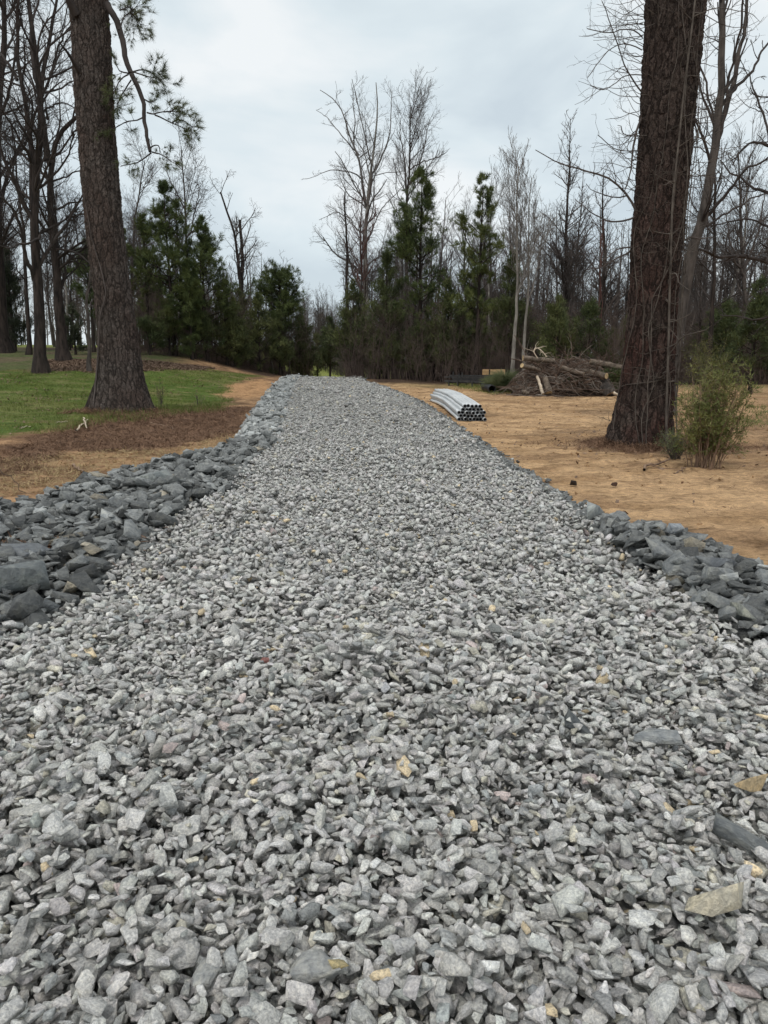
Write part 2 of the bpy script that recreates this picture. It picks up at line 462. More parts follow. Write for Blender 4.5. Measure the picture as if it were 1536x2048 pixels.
# sand turns to leafy dirt round the right tree and the far side of the clearing
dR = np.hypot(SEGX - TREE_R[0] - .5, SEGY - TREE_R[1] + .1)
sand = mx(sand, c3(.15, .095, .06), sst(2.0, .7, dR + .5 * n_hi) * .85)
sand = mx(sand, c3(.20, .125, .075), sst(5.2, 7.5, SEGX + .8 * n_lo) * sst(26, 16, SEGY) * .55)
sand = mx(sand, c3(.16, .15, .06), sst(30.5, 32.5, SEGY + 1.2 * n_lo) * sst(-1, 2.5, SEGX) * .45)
soil = mx(c3(.40, .25, .14), c3(.20, .12, .07), sst(-.35, .4, n_hi + n_lo * .4))
left = sst(-.8, -3.0, SEGX)
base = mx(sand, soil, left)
base = mx(base, c3(.135, .080, .052) * (1 + .5 * n_hi[:, None]), zs)
base = mx(base, c3(.13, .085, .062) * (1 + .6 * n_hi[:, None]), zl)
grassc = mx(c3(.082, .125, .026), c3(.14, .155, .050), sst(-.2, .5, n_lo + .4 * n_hi))
thin = sst(.0, .5, fbm(SEGX * .9, SEGY * 1.6, seed=77)) * sst(23, 20, SEGY) * sst(-5, -8, SEGX)
grassc = mx(grassc, c3(.17, .115, .06), thin * .7)
grassc = mx(grassc, c3(.19, .16, .075), sst(.12, .5, fbm(SEGX * 1.7, SEGY * 2.1, seed=78)) * .7)
base = mx(base, grassc, zg)
base = mx(base, c3(.42, .25, .13), zp)
# forest floor and the fields beyond
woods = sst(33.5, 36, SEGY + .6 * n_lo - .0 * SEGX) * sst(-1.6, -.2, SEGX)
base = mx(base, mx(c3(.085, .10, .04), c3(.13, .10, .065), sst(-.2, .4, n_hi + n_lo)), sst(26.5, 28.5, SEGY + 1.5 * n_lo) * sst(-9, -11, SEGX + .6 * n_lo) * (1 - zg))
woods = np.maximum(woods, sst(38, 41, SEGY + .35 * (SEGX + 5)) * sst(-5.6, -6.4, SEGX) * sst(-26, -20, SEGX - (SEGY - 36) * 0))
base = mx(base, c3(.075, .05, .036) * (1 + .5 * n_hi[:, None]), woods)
field = np.maximum(sst(50, 54, SEGY) * sst(-12, -17, SEGX + (SEGY - 50) * .05), sst(56, 60, SEGY) * sst(3, -1, SEGX) * sst(-20, -14, SEGX))
base = mx(base, c3(.24, .27, .075), field)
base = mx(base, c3(.23, .235, .225), zroad * sst(60, 45, SEGY))
lump = (1 - zg) * (1 - zroad)
z = z + lump * (.042 * fbm(SEGX * 3.5, SEGY * 5, seed=61, oct=3) + .012 * vn(SEGX * 6, SEGY * 7, seed=66)) * sst(60, 30, SEGY)
rut = sum(np.exp(-((SEGX - (x0_ + .9 * np.sin(SEGY * .16 + ph_) + SEGY * sl_)) / .16) ** 2) for x0_, ph_, sl_ in ((3.2, .4, .02), (4.9, .4, .02), (6.4, 1.8, -.03), (8.0, 1.8, -.03)))
z = z - .022 * rut * lump * sst(1.0, 2.5, SEGX) * (.6 + .6 * vn(SEGX * 3, SEGY * 6, seed=68))
z = z - .03 * zroad
ny, nx = X.shape
ii = np.arange(ny - 1)[:, None] * nx + np.arange(nx - 1)[None]
quads = np.stack([ii, ii + 1, ii + nx + 1, ii + nx], -1).reshape(-1, 4)
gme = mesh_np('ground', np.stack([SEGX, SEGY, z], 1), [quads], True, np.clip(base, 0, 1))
m, t, b, o_ = mat('soil_and_turf')
b.inputs['Roughness'].default_value = .95; b.inputs['Specular IOR Level'].default_value = .1
at = nd(t, 'Attribute', attribute_name='col'); g_ = nd(t, 'TexCoord')
na = nd(t, 'TexNoise', Scale=14, Detail=7, Roughness=.72); nb = nd(t, 'TexNoise', Scale=70, Detail=4, Roughness=.7)
mp_ = nd(t, 'Mapping'); mp_.inputs['Scale'].default_value = (.85, 1.15, 1)
t.links.new(g_.outputs['Object'], mp_.inputs[0]); t.links.new(mp_.outputs[0], na.inputs['Vector']); t.links.new(g_.outputs['Object'], nb.inputs['Vector'])
f1 = ramp(t, na.outputs['Fac'], [(.3, (.55, .53, .5)), (.5, (1, 1, 1)), (.7, (1.35, 1.33, 1.3))])
f2 = ramp(t, nb.outputs['Fac'], [(.3, (.7, .7, .7)), (.5, (1, 1, 1)), (.7, (1.25, 1.25, 1.25))])
nc = nd(t, 'TexNoise', Scale=3.0, Detail=9, Roughness=.78); mq = nd(t, 'Mapping'); mq.inputs['Scale'].default_value = (.7, 1.35, 1); t.links.new(g_.outputs['Object'], mq.inputs[0]); t.links.new(mq.outputs[0], nc.inputs['Vector'])
f3 = ramp(t, nc.outputs['Fac'], [(.36, (.50, .47, .44)), (.47, (.92, .92, .92)), (.64, (1.22, 1.2, 1.17))])
c = mixc(t, 1.0, mixc(t, 1.0, mixc(t, 1.0, at.outputs['Color'], f1, 'MULTIPLY'), f2, 'MULTIPLY'), f3, 'MULTIPLY')
t.links.new(c, b.inputs['Base Color'])
hh = nd(t, 'Math', operation='ADD'); t.links.new(na.outputs['Fac'], hh.inputs[0]); t.links.new(nb.outputs['Fac'], hh.inputs[1])
bump(t, b, hh.outputs[0], .7, .03)
M['ground'] = m
add('ground', gme, m, kind='structure')

# ------------------------------------------------------------------ stones
def hull_proto(seed, dims, npts=14, bev=.0, rough=.0, box=.5):
    rg = rs(seed)
    p = rg.randn(npts, 3); p /= np.linalg.norm(p, axis=1, keepdims=True)
    q = np.sign(p) * np.abs(p) ** (1 - box)          # towards a box
    q /= np.abs(q).max(axis=1, keepdims=True) ** box
    p = q * (.8 + .25 * rg.rand(npts, 1))
    p = p * np.array(dims)
    p[:, 0] += p[:, 2] * rg.uniform(-.5, .5); p[:, 1] += p[:, 0] * rg.uniform(-.3, .3)
    bm = bmesh.new()
    for v in p: bm.verts.new(v)
    r = bmesh.ops.convex_hull(bm, input=bm.verts)
    bmesh.ops.delete(bm, geom=[v for v in bm.verts if not v.link_faces], context='VERTS')
    bmesh.ops.dissolve_limit(bm, angle_limit=math.radians(14), verts=bm.verts, edges=bm.edges)
    if bev:
        bmesh.ops.bevel(bm, geom=bm.edges[:] + bm.verts[:], offset=bev * min(dims), segments=1, affect='EDGES', profile=.6, clamp_overlap=True)
    bmesh.ops.triangulate(bm, faces=bm.faces)
    if rough:
        bmesh.ops.subdivide_edges(bm, edges=bm.edges, cuts=1, use_grid_fill=True)
        bmesh.ops.triangulate(bm, faces=bm.faces)
    bm.verts.ensure_lookup_table()
    V = np.array([v.co for v in bm.verts]); Fc = np.array([[v.index for v in f.verts] for f in bm.faces])
    bm.free()
    if rough:
        n = np.stack([fbm(V[:, 0] * 2.2 / dims[0] + s, V[:, 1] * 2.2 / dims[1], V[:, 2] * 2.2 / dims[2], seed=seed + s, oct=2) for s in (1, 2, 3)], 1)
        V = V + n * rough * min(dims)
    V -= V.mean(0)
    V /= np.ptp(V, axis=0).max()
    return V, Fc

def rotmats(yaw, tx, ty):
    cy, sy, ca, sa, cb, sb = np.cos(yaw), np.sin(yaw), np.cos(tx), np.sin(tx), np.cos(ty), np.sin(ty)
    o, i = np.zeros_like(yaw), np.ones_like(yaw)
    Rz = np.stack([np.stack([cy, -sy, o], -1), np.stack([sy, cy, o], -1), np.stack([o, o, i], -1)], -2)
    Rx = np.stack([np.stack([i, o, o], -1), np.stack([o, ca, -sa], -1), np.stack([o, sa, ca], -1)], -2)
    Ry = np.stack([np.stack([cb, o, sb], -1), np.stack([o, i, o], -1), np.stack([-sb, o, cb], -1)], -2)
    return Rz @ Rx @ Ry

def scatter(protos, pos, Rm, scl, col, rg, pick=None):
    pick = rg.randint(0, len(protos), len(pos)) if pick is None else pick
    Vs, Fs, Cs, off = [], [], [], 0
    for k, (V, Fc) in enumerate(protos):
        s = np.where(pick == k)[0]
        if not len(s): continue
        W_ = np.einsum('bij,vj->bvi', Rm[s], V) * scl[s][:, None, None] + pos[s][:, None]
        Vs.append(W_.reshape(-1, 3)); nv = len(V)
        Fs.append((Fc[None] + (np.arange(len(s)) * nv)[:, None, None] + off).reshape(-1, 3)); off += nv * len(s)
        Cs.append(np.repeat(col[s], nv, axis=0))
    return np.vstack(Vs), np.vstack(Fs), np.vstack(Cs)

def jgrid(rg, x0, x1, y0, y1, cell):
    a, b_ = np.meshgrid(np.arange(x0, x1, cell), np.arange(y0, y1, cell))
    a = a.ravel() + rg.uniform(-.45, .45, a.size) * cell; b_ = b_.ravel() + rg.uniform(-.45, .45, b_.size) * cell
    return a, b_
def inview(x, y, mpx=130, mtop=40):
    px, py, dep = proj(np.stack([x, y, H(x, y)], -1))
    return (px > -mpx - 300 / np.maximum(dep, 1)) & (px < 1536 + mpx + 300 / np.maximum(dep, 1)) & (py < 2048 + 200) & (y > .9)

def drop(protos, pick, x, y, Rm, s, base, rg, cell=.014, soft=.55, sink=.12):
    """let each stone settle on the ones laid before it; returns centre heights above the base surface"""
    zlo = np.empty(len(x)); zhi = np.empty(len(x)); rad = np.empty(len(x))
    for k, (V, _) in enumerate(protos):
        i = np.where(pick == k)[0]
        if not len(i): continue
        W_ = np.einsum('bij,vj->bvi', Rm[i], V) * s[i][:, None, None]
        zlo[i] = W_[..., 2].min(1); zhi[i] = W_[..., 2].max(1); rad[i] = np.sqrt(np.ptp(W_[..., 0], axis=1) * np.ptp(W_[..., 1], axis=1)) / 2
    x0, y0 = x.min() - .3, y.min() - .3
    Hm = np.zeros((int((x.max() - x0 + .6) / cell) + 2, int((y.max() - y0 + .6) / cell) + 2))
    ci = ((x - x0) / cell).astype(int); cj = ((y - y0) / cell).astype(int); kr = np.maximum(1, (rad * .72 / cell + .5).astype(int)); out = np.empty(len(x))
    th = (zhi - zlo)
    for n in range(len(x)):
        k = kr[n]; a = Hm[ci[n] - k:ci[n] + k + 1, cj[n] - k:cj[n] + k + 1]
        bot = soft * a.max() + (1 - soft) * a.mean() - sink * th[n]
        out[n] = bot - zlo[n]
        np.maximum(a, bot + th[n] * .80, out=a)
    return out - np.median(out)
def gravel_col(rg, n):
    v = np.clip(rg.normal(.50, .095, n), .20, .74)
    c = np.stack([v * 1.02, v * 1.0, v * .96], 1) * (1 + rg.randn(n, 3) * .012)
    w_ = rg.rand(n)
    c[w_ < .008] = np.stack([v, v * .82, v * .56], 1)[w_ < .008] * 1.25      # ochre pieces
    s = (w_ > .008) & (w_ < .035); c[s] = np.stack([v, v * .95, v * .80], 1)[s] * 1.1
    s = (w_ > .05) & (w_ < .055); c[s] = np.stack([v, v * .84, v * .80], 1)[s] * .9
    s = (w_ > .08) & (w_ < .15); c[s] *= np.array([.66, .69, .71])
    return c

def road_lift(x, y):
    # flattened wheel tracks and shallow ridges in the loose stone
    tr = np.exp(-((x + 1.55 + .02 * y) / .28) ** 2) + np.exp(-((x - .05 + .055 * y) / .28) ** 2)
    return .02 + (.018 * fbm(x * 1.3, y * .7, seed=91, oct=3)) * sst(16, 8, y) - .016 * tr * sst(3, 6, y)

rg = rs(5)
P_hi = [hull_proto(100 + i, (rg.uniform(.9, 1.3), rg.uniform(.58, .86), rg.uniform(.34, .64)), rg.randint(10, 14), .10, .0, .4) for i in range(22)]
P_mid = [hull_proto(200 + i, (1, rg.uniform(.55, .85), rg.uniform(.34, .65)), 11, 0, 0, .35) for i in range(16)]
P_lo = [hull_proto(300 + i, (1, rg.uniform(.6, .85), rg.uniform(.4, .7)), 7, 0, 0, .3) for i in range(12)]
parts = []
def gravel_here(rg, x, y):
    sd = sdist(x + .10 * vn(x * 3, y * 3, seed=4), y + .15 * vn(x * 3, y * 3, seed=5), ROAD)
    inb = np.maximum(sdist(x, y, BANK_L), sdist(x, y, BANK_R)) > -.12
    return (sd > -.04 + .08 * rg.rand(len(x))) | (inb & (sd > -.85 * rg.rand(len(x)) ** .9 * sst(14, 9, y)))
def lay(protos, y0, y1, cell, size, layers, seed, xr=(-5.5, 5.5), stack=False):
    rg = rs(seed); X_, Y_, Z_ = [], [], []
    for k, (dz, keep) in enumerate(layers):
        x, y = jgrid(rg, xr[0], xr[1], y0, y1, cell)
        ok = inview(x, y) & (rg.rand(len(x)) < keep); x, y = x[ok], y[ok]
        ok = gravel_here(rg, x, y); x, y = x[ok], y[ok]
        p = rg.permutation(len(x)); X_.append(x[p]); Y_.append(y[p]); Z_.append(np.full(len(x), dz * size))
    x, y, dzz = np.concatenate(X_), np.concatenate(Y_), np.concatenate(Z_); n = len(x)
    s = np.clip(size * np.exp(rg.randn(n) * .32), size * .5, size * 2.2) * (1.06 + .22 * fbm(x * .9, y * .9, seed=97))
    R_ = rotmats(rg.rand(n) * 2 * PI, rg.normal(0, .38, n), rg.normal(0, .38, n)); pick = rg.randint(0, len(protos), n)
    zz = H(x, y) + road_lift(x, y)
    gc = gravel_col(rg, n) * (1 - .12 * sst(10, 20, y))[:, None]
    if stack: zz += drop(protos, pick, x, y, R_, s, 0, rg) + .004
    else: zz += dzz + rg.uniform(-.2, .2, n) * size
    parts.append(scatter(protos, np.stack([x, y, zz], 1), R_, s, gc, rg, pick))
lay(P_hi, .9, 4.8, .030, .0385, [(0, 1), (0, 1), (0, .45)], 11, (-3.2, 3.4), True)
lay(P_mid, 4.8, 9.5, .031, .037, [(0, 1), (0, .9), (0, .2)], 12, stack=True)
lay(P_lo, 9.5, 17, .032, .037, [(0, 1), (0, .8)], 13, stack=True)
lay(P_lo, 17, 27, .038, .042, [(0, 1), (0, .5)], 14, (-6, 4), True)
lay(P_lo, 27, 43, .048, .052, [(0, 1), (0, .35)], 15, (-7, 3), True)
# fines and stone dust settled between the larger pieces, in patches
rgq = rs(16); x, y = jgrid(rgq, -3.2, 3.4, .9, 7, .015)
ok = inview(x, y) & (rgq.rand(len(x)) < np.clip(.12 + 1.2 * fbm(x * .9, y * .6, seed=95), .0, 1)); x, y = x[ok], y[ok]; ok = gravel_here(rgq, x, y); x, y = x[ok], y[ok]; n = len(x)
parts.append(scatter(P_lo, np.stack([x, y, H(x, y) + road_lift(x, y) + rgq.uniform(-.022, .006, n)], 1), rotmats(rgq.rand(n) * 6.3, rgq.randn(n), rgq.randn(n)), rgq.uniform(.010, .024, n), gravel_col(rgq, n) * .85, rgq))
off = 0; VV, FF, CC = [], [], []
for V, Fc, Cc in parts:
    VV.append(V); FF.append(Fc + off); CC.append(Cc); off += len(V)
gm = mesh_np('gravel', np.vstack(VV), [np.vstack(FF)], False, np.vstack(CC))
add('gravel', gm, M['gravel'], kind='stuff', label='loose crushed grey limestone gravel covering the whole driveway')
print('gravel tris', sum(len(f) for f in FF))
del VV, FF, CC, parts

# dark rip-rap rocks along the driveway
P_rock = [hull_proto(400 + i, (rg.uniform(.9, 1.3), rg.uniform(.6, .95), rg.uniform(.25, .60)), rg.randint(9, 13), .035, 0, .5) for i in range(24)]
P_rocklo = [hull_proto(500 + i, (1.1, rg.uniform(.6, .95), rg.uniform(.22, .5)), 11, 0, 0, .4) for i in range(14)]
def rock_col(rg, n, light=0.):
    v = np.clip(rg.normal(.170 + light, .055, n), .07, .46)
    c = np.stack([v * .97, v * 1.0, v * .985], 1)
    w_ = rg.rand(n)
    c[w_ < .05] *= 1.7
    s = (w_ > .05) & (w_ < .08); c[s] = np.stack([v, v * .9, v * .72], 1)[s] * 1.5
    return c
def bank(poly, x0, x1, y0, y1, cell, smin, smax, seed, lift=0, layers=2, edge=-.06, light=0., power=2.6):
    rg = rs(seed); X_, Y_ = [], []
    for k in range(layers):
        x, y = jgrid(rg, x0, x1, y0, y1, cell * (1 - .12 * k))
        ok = inview(x, y, 160) & (rg.rand(len(x)) < [1, .75, .3][k]); x, y = x[ok], y[ok]
        sd = sdist(x + .12 * vn(x * 2, y * 2, seed=14), y + .2 * vn(x * 2, y * 2, seed=15), poly)
        ok = sd > edge * rg.rand(len(x)) - .25 * (rg.rand(len(x)) < .12) * (sdist(x, y, ROAD) > 0); x, y = x[ok], y[ok]; p = rg.permutation(len(x)); X_.append(x[p]); Y_.append(y[p])
    x, y = np.concatenate(X_), np.concatenate(Y_); n = len(x)
    s = smin + (smax - smin) * rg.rand(n) ** power
    R_ = rotmats(rg.rand(n) * 2 * PI, rg.normal(0, .32, n), rg.normal(0, .32, n)); pick = rg.randint(0, 24, n)
    sd = sdist(x, y, poly)
    zz = H(x, y) + .065 * sst(-.1, .12, sd) + .015 + lift * sst(-.05, .3, sd) + drop(P_rock, pick, x, y, R_, s, 0, rg, .03, .35, .35) * .8
    return [np.stack([x, y, zz], 1), R_, s, rock_col(rg, n, light), pick]
banks = [
    ('left', bank(BANK_L, -8, -1.2, 2.5, 13.5, .088, .06, .23, 21, .0, 3)),
    ('strip', bank(BANK_L, -6.5, -1.5, 13.5, 43, .115, .09, .24, 22, .02, 2, -.06, .13)),
    ('right', bank(BANK_R, 1.8, 6.5, 1.5, 8, .086, .06, .22, 23, .07, 3)),
]
# a fringe of dark small stone along the right edge of the gravel
rgf = rs(29); fr = []
x, y = jgrid(rgf, -1.5, 4, 6.5, 42, .05)
dd = sdist(x, y, GR, closed=False); sd = sdist(x, y, ROAD)
ok = (dd < .10 + .16 * rgf.rand(len(x)) ** 2) & inview(x, y); x, y = x[ok], y[ok]; n = len(x)
fs = rgf.uniform(.05, .11, n)
fringe = [np.stack([x, y, H(x, y) + .03], 1), rotmats(rgf.rand(n) * 6.3, rgf.normal(0, .5, n), rgf.normal(0, .5, n)), fs, rock_col(rgf, n)]
allp = [np.concatenate([b_[1][i] for b_ in banks]) for i in range(5)]
which = np.concatenate([np.full(len(b_[1][0]), i) for i, b_ in enumerate(banks)])
px, py, dep = proj(allp[0])
size_px = allp[2] / dep * F
vis = (px > 5) & (px < 1531) & (py < 2040)
order = np.argsort(-(size_px * vis))
hero = order[:292]; rest = np.setdiff1d(np.arange(len(which)), hero)
rm = []
for i, (V, Fc) in enumerate(P_rock):
    me = mesh_np('rock', V, [Fc], False)
    rm.append(me)
# per-object colour through the object's own colour property
m, t, b, o_ = mat('dark_rock_single')
b.inputs['Roughness'].default_value = .8; b.inputs['Specular IOR Level'].default_value = .3
oi = nd(t, 'ObjectInfo'); g_ = nd(t, 'TexCoord')
n_ = nd(t, 'TexNoise', Scale=9, Detail=6, Roughness=.65); n2_ = nd(t, 'TexNoise', Scale=2.2, Detail=3, Distortion=1)
t.links.new(g_.outputs['Object'], n_.inputs['Vector']); t.links.new(g_.outputs['Object'], n2_.inputs['Vector'])
f1 = ramp(t, n_.outputs['Fac'], [(.3, (.72, .72, .72)), (.5, (1, 1, 1)), (.72, (1.3, 1.3, 1.27))])
f2 = ramp(t, n2_.outputs['Fac'], [(.36, (.75, .77, .8)), (.5, (1, 1, 1)), (.64, (1.25, 1.22, 1.15))])
c = mixc(t, 1.0, mixc(t, 1.0, oi.outputs['Color'], f1, 'MULTIPLY'), f2, 'MULTIPLY')
t.links.new(c, b.inputs['Base Color']); bump(t, b, n_.outputs['Fac'], .6, .08)
M['rock1'] = m
for me in rm: me.materials.append(m)
RL = ['dark blue grey angular rock lying in the left rock bank beside the driveway',
      'weathered rock in the narrow strip along the far left driveway edge',
      'dark slate grey angular rock heaped in the right rock berm by the sand']
RGp = ['rocks in the left bank', 'rocks in the far left strip', 'rocks in the right berm']
hrg = rs(77)
def put_rock(pos, Rm_, s, colr, label, group=None, me=None, sc=(1, 1, 1)):
    o = bpy.data.objects.new('rock', me or rm[hrg.randint(len(rm))])
    mt = Matrix(Rm_.tolist()).to_4x4()
    o.matrix_world = Matrix.Translation(Vector(pos)) @ mt @ Matrix.Diagonal((s * sc[0], s * sc[1], s * sc[2], 1))
    o.color = (*colr, 1)
    COL.objects.link(o); tag(o, label, 'rock', group)
    return o
for i in hero:
    put_rock(allp[0][i], allp[1][i], allp[2][i], allp[3][i], RL[which[i]], RGp[which[i]], rm[int(allp[4][i])])
Va, Fa, Ca = scatter(P_rock, allp[0][rest], allp[1][rest], allp[2][rest], allp[3][rest], rs(3), allp[4][rest].astype(int))
Vb, Fb, Cb = scatter(P_rocklo, *fringe, rs(3))
V, Fc, Cc = np.vstack([Va, Vb]), np.vstack([Fa, Fb + len(Va)]), np.vstack([Ca, Cb])
# clean small fill between the rocks
rgi = rs(31); fl = []
for poly, bb, cell in ((BANK_L, (-8, -1.2, 2.5, 14), .05), (BANK_R, (1.8, 6.5, 1.5, 8), .045), (BANK_L, (-6.5, -1.5, 14, 40), .075)):
    x, y = jgrid(rgi, *bb, cell); ok = inview(x, y) & (sdist(x, y, poly) > -.02); x, y = x[ok], y[ok]; n = len(x)
    fl.append((np.stack([x, y, H(x, y) + .025], 1), rotmats(rgi.rand(n) * 6.3, rgi.normal(0, .5, n), rgi.normal(0, .5, n)), rgi.uniform(.05, .11, n), rock_col(rgi, n)))
V2, F2, C2 = scatter(P_rocklo, *[np.concatenate(a) for a in zip(*fl)], rs(4))
me = mesh_np('rock_rubble', np.vstack([V, V2]), [np.vstack([Fc, F2 + len(V)])], False, np.vstack([Cc, C2]))
add('rock_rubble', me, M['riprap'], kind='stuff', label='dark broken stone rubble filling the banks on both driveway sides')
print('riprap', len(which), 'tris', len(me.polygons))

# stones that stand out on their own
def single(px, py, wpx, colr, label, sc=(1, .7, .5), yaw=0., tilt=.1, k=0, up=.02):
    p = G(px, py); _, _, dp = proj(p)
    s = wpx / F * dp * 1.05
    on_bank = sdist(p[0:1], p[1:2], BANK_L)[0] > 0 or sdist(p[0:1], p[1:2], BANK_R)[0] > 0
    p[2] += up + s * sc[2] * .25 + (.05 if sdist(p[0:1], p[1:2], ROAD)[0] > 0 else .05 if on_bank else 0)
    R_ = rotmats(np.array([yaw]), np.array([tilt]), np.array([tilt * .6]))[0]
    o = put_rock(p, R_, s, colr, label, None, rm[k], sc)
    return o
single(1425, 1905, 116, (.62, .56, .44), 'large pale rock with an ochre face lying low on the gravel at right', (1, .75, 1.5), .1, .05, 3, .05)
single(1495, 1632, 56, (.60, .46, .28), 'tan ochre stone on the gravel near the right edge', (1, .8, 1.5), .3, .1, 5, .04)
single(1318, 1522, 90, (.33, .34, .34), 'broad flat grey slab on the gravel below the right berm', (1, .6, .7), -.3, .1, 7)
single(1152, 1500, 66, (.12, .13, .135), 'dark pointed slate rock standing alone on the gravel', (1, .6, 1.0), -.8, .4, 9)
single(1478, 1730, 120, (.20, .21, .21), 'long dark splinter of slate lying on the gravel at right', (1, .35, .6), -.85, .25, 11)
single(55, 1222, 96, (.20, .215, .215), 'biggest blocky grey rock in the left rock bank', (1, .8, 1.5), .3, .1, 4, .05)
single(98, 1250, 55, (.13, .14, .145), 'dark wedge leaning against the biggest rock of the left bank', (1, .7, 1.1), -.5, .3, 6, .03)
single(60, 1150, 110, (.17, .18, .19), 'wide flat grey slab behind the biggest rock of the left bank', (1, .8, .6), .7, .2, 2, .05)
single(322, 1000, 90, (.22, .235, .23), 'broad pale grey boulder half buried in the left bank', (1, .7, .9), .1, .1, 8, .05)
single(534, 1352, 20, (.34, .16, .14), 'small brick red stone on the middle of the gravel', (1, .6, .8), .1, .1, 10)
single(558, 1172, 42, (.50, .46, .33), 'flat pale yellow stone among the gravel left of centre', (1, .6, .5), .4, .1, 12)
single(732, 1428, 66, (.44, .44, .43), 'large light grey flat stone in the middle of the gravel', (1, .7, .6), 0, .05, 13)
single(1185, 1072, 52, (.34, .36, .36), 'pale upright rock at the near end of the right berm', (1, .7, 1.6), .9, .5, 14, .06)
single(1345, 1118, 34, (.34, .36, .38), 'light mottled rock topping the right berm against the sand', (1, .8, 1.2), .2, .1, 15, .14)
single(1435, 1200, 90, (.16, .17, .18), 'largest dark slab in the middle of the right berm', (1, .8, .9), .4, .15, 16, .12)
single(1480, 1290, 60, (.28, .285, .25), 'upright olive grey stone at the foot of the right berm', (1, .7, 1.3), 1.4, .3, 17, .08)
single(1512, 1200, 60, (.55, .56, .54), 'white edged stone sliver near the right end of the berm', (1, .35, .5), -.3, .1, 18, .15)
single(625, 2010, 95, (.40, .40, .385), 'largest pale block in the foreground gravel left of centre', (1, .8, .9), .2, .1, 19, .03)
single(418, 2025, 90, (.41, .41, .395), 'upright light grey block at the bottom edge of the gravel', (1, .6, .7), 1.3, .2, 20, .03)
single(678, 2008, 34, (.52, .43, .24), 'small mustard yellow stone at the bottom of the gravel', (1, .8, 1.2), .5, .2, 21, .05)
single(1147, 974, 15, (.035, .025, .02), 'dark brown dirt clod on the sand, left one of the pair', (1, .9, 2), .2, .1, 1, .0)
single(1228, 975, 13, (.09, .05, .035), 'reddish brown dirt clod on the sand, right one of the pair', (1, .9, 2), .2, .1, 0, .0)

# ------------------------------------------------------------------ trees
def base_xy(px, d):
    """ground position on the sight line of column px at world depth d"""
    x = 0.0
    for _ in range(4):
        zz = float(H(x, d)); dep = d * CP_ - (zz - CAMZ) * SP_
        x = (px - 768) / F * dep
    return np.array([x, d, float(H(x, d))])

def stem(pts, d, r0, r1, root=False, dd=0., n=18, wob=.0, rg=None):
    P = np.array([Wp(px, py, d + dd * i / max(1, len(pts) - 1)) for i, (px, py) in enumerate(pts)])
    if root:
        z0 = float(H(P[0, 0], P[0, 1])); P[0, 2] = z0 - .12
    P = resample(P, n)
    if wob and rg is not None:
        a = np.cumsum(rg.randn(n, 3) * wob, axis=0); a -= np.linspace(0, 1, n)[:, None] * a[-1]; P[1:-1] += a[1:-1]
    t = np.linspace(0, 1, n)
    R = r0 + (r1 - r0) * t ** .8
    if root:
        hgt = P[:, 2] - P[0, 2]; R = R * (1 + .7 * np.exp(-hgt / .35))
    return P, R

def local(V, b): return V - b[None]

def twigs(rg, P, R, spec, kk=(5, 4, 3, 3)):
    out = []; p, r = P, R
    for i, s in enumerate(spec):
        p, r = grow(rg, p, r, **s)
        if len(p) == 0: break
        out.append((p, r, kk[min(i, 3)]))
    return out
def per_m(k): return lambda L: L * k

BARE = [dict(cnt=per_m(2.2), t0=.26, ang=(30, 62), ln=(.20, .38), fall=.50, up=.06, wig=.13, n=8, rr=.5, rmin=.014),
        dict(cnt=per_m(3.6), t0=.12, ang=(28, 60), ln=(.35, .62), fall=.45, up=.05, wig=.2, n=6, rmin=.009),
        dict(cnt=per_m(5.5), t0=.1, ang=(25, 60), ln=(.4, .75), fall=.4, up=.05, wig=.22, n=4, rmin=.0065),
        dict(cnt=per_m(7), t0=.1, ang=(25, 60), ln=(.4, .8), fall=.3, up=.05, wig=.2, n=3, rmin=.005)]
FAN = [dict(cnt=per_m(2.2), t0=.40, ang=(18, 40), ln=(.24, .40), fall=.45, up=.14, wig=.07, n=8, rr=.45, rmin=.010),
       dict(cnt=per_m(3.2), t0=.1, ang=(18, 38), ln=(.4, .6), fall=.45, up=.12, wig=.1, n=5, rmin=.007),
       dict(cnt=per_m(5.5), t0=.1, ang=(18, 40), ln=(.4, .7), fall=.4, up=.1, wig=.12, n=4, rmin=.005),
       dict(cnt=per_m(5), t0=.1, ang=(18, 40), ln=(.4, .7), fall=.3, up=.1, wig=.1, n=3, rmin=.0045)]
def scaled(spec, **kw):
    o = []
    for i, s in enumerate(spec):
        s = dict(s)
        for k, v in kw.items():
            v = v[i] if isinstance(v, (list, tuple)) and len(v) == len(spec) and not isinstance(v, tuple) else v
            if v is not None: s[k] = v
        o.append(s)
    return o

def tree_obj(name, label, cat, b, trunk, crown, mt, mc, group=None, extra=None):
    e_ = add(name, None, loc=tuple(b), label=label, cat=cat, group=group)
    V, Fc = trunk; add('trunk', mesh_np('trunk', local(V, b), Fc, True), mt, e_)
    if crown is not None:
        V, Fc = crown; add('crown', mesh_np('crown', local(V, b), Fc, False), mc, e_)
    for (nm, (V, Fc), mm) in (extra or []): add(nm, mesh_np(nm, local(V, b), Fc, False), mm, e_)
    return e_

def bare(name, label, seed, stems, spec=BARE, mt='bark_mid', mc='twig', group=None, kst=9, cat='tree', main=1, extra=None, only=None):
    rg = rs(seed)
    b = stems[0][0][0].copy(); b[2] += .12
    tr = merge([tubes(P, R, kst) for P, R in stems[:main]])
    SP = np.stack([s[0] for s in stems]); SR = np.stack([s[1] for s in stems])
    cr = [tubes(P, R, 6) for P, R in stems[main:]]
    for p, r, k in twigs(rg, SP, SR, spec): cr.append(tubes(p, r, k))
    return tree_obj(name, label, cat, b, tr, merge(cr), M[mt], M[mc], group, extra)

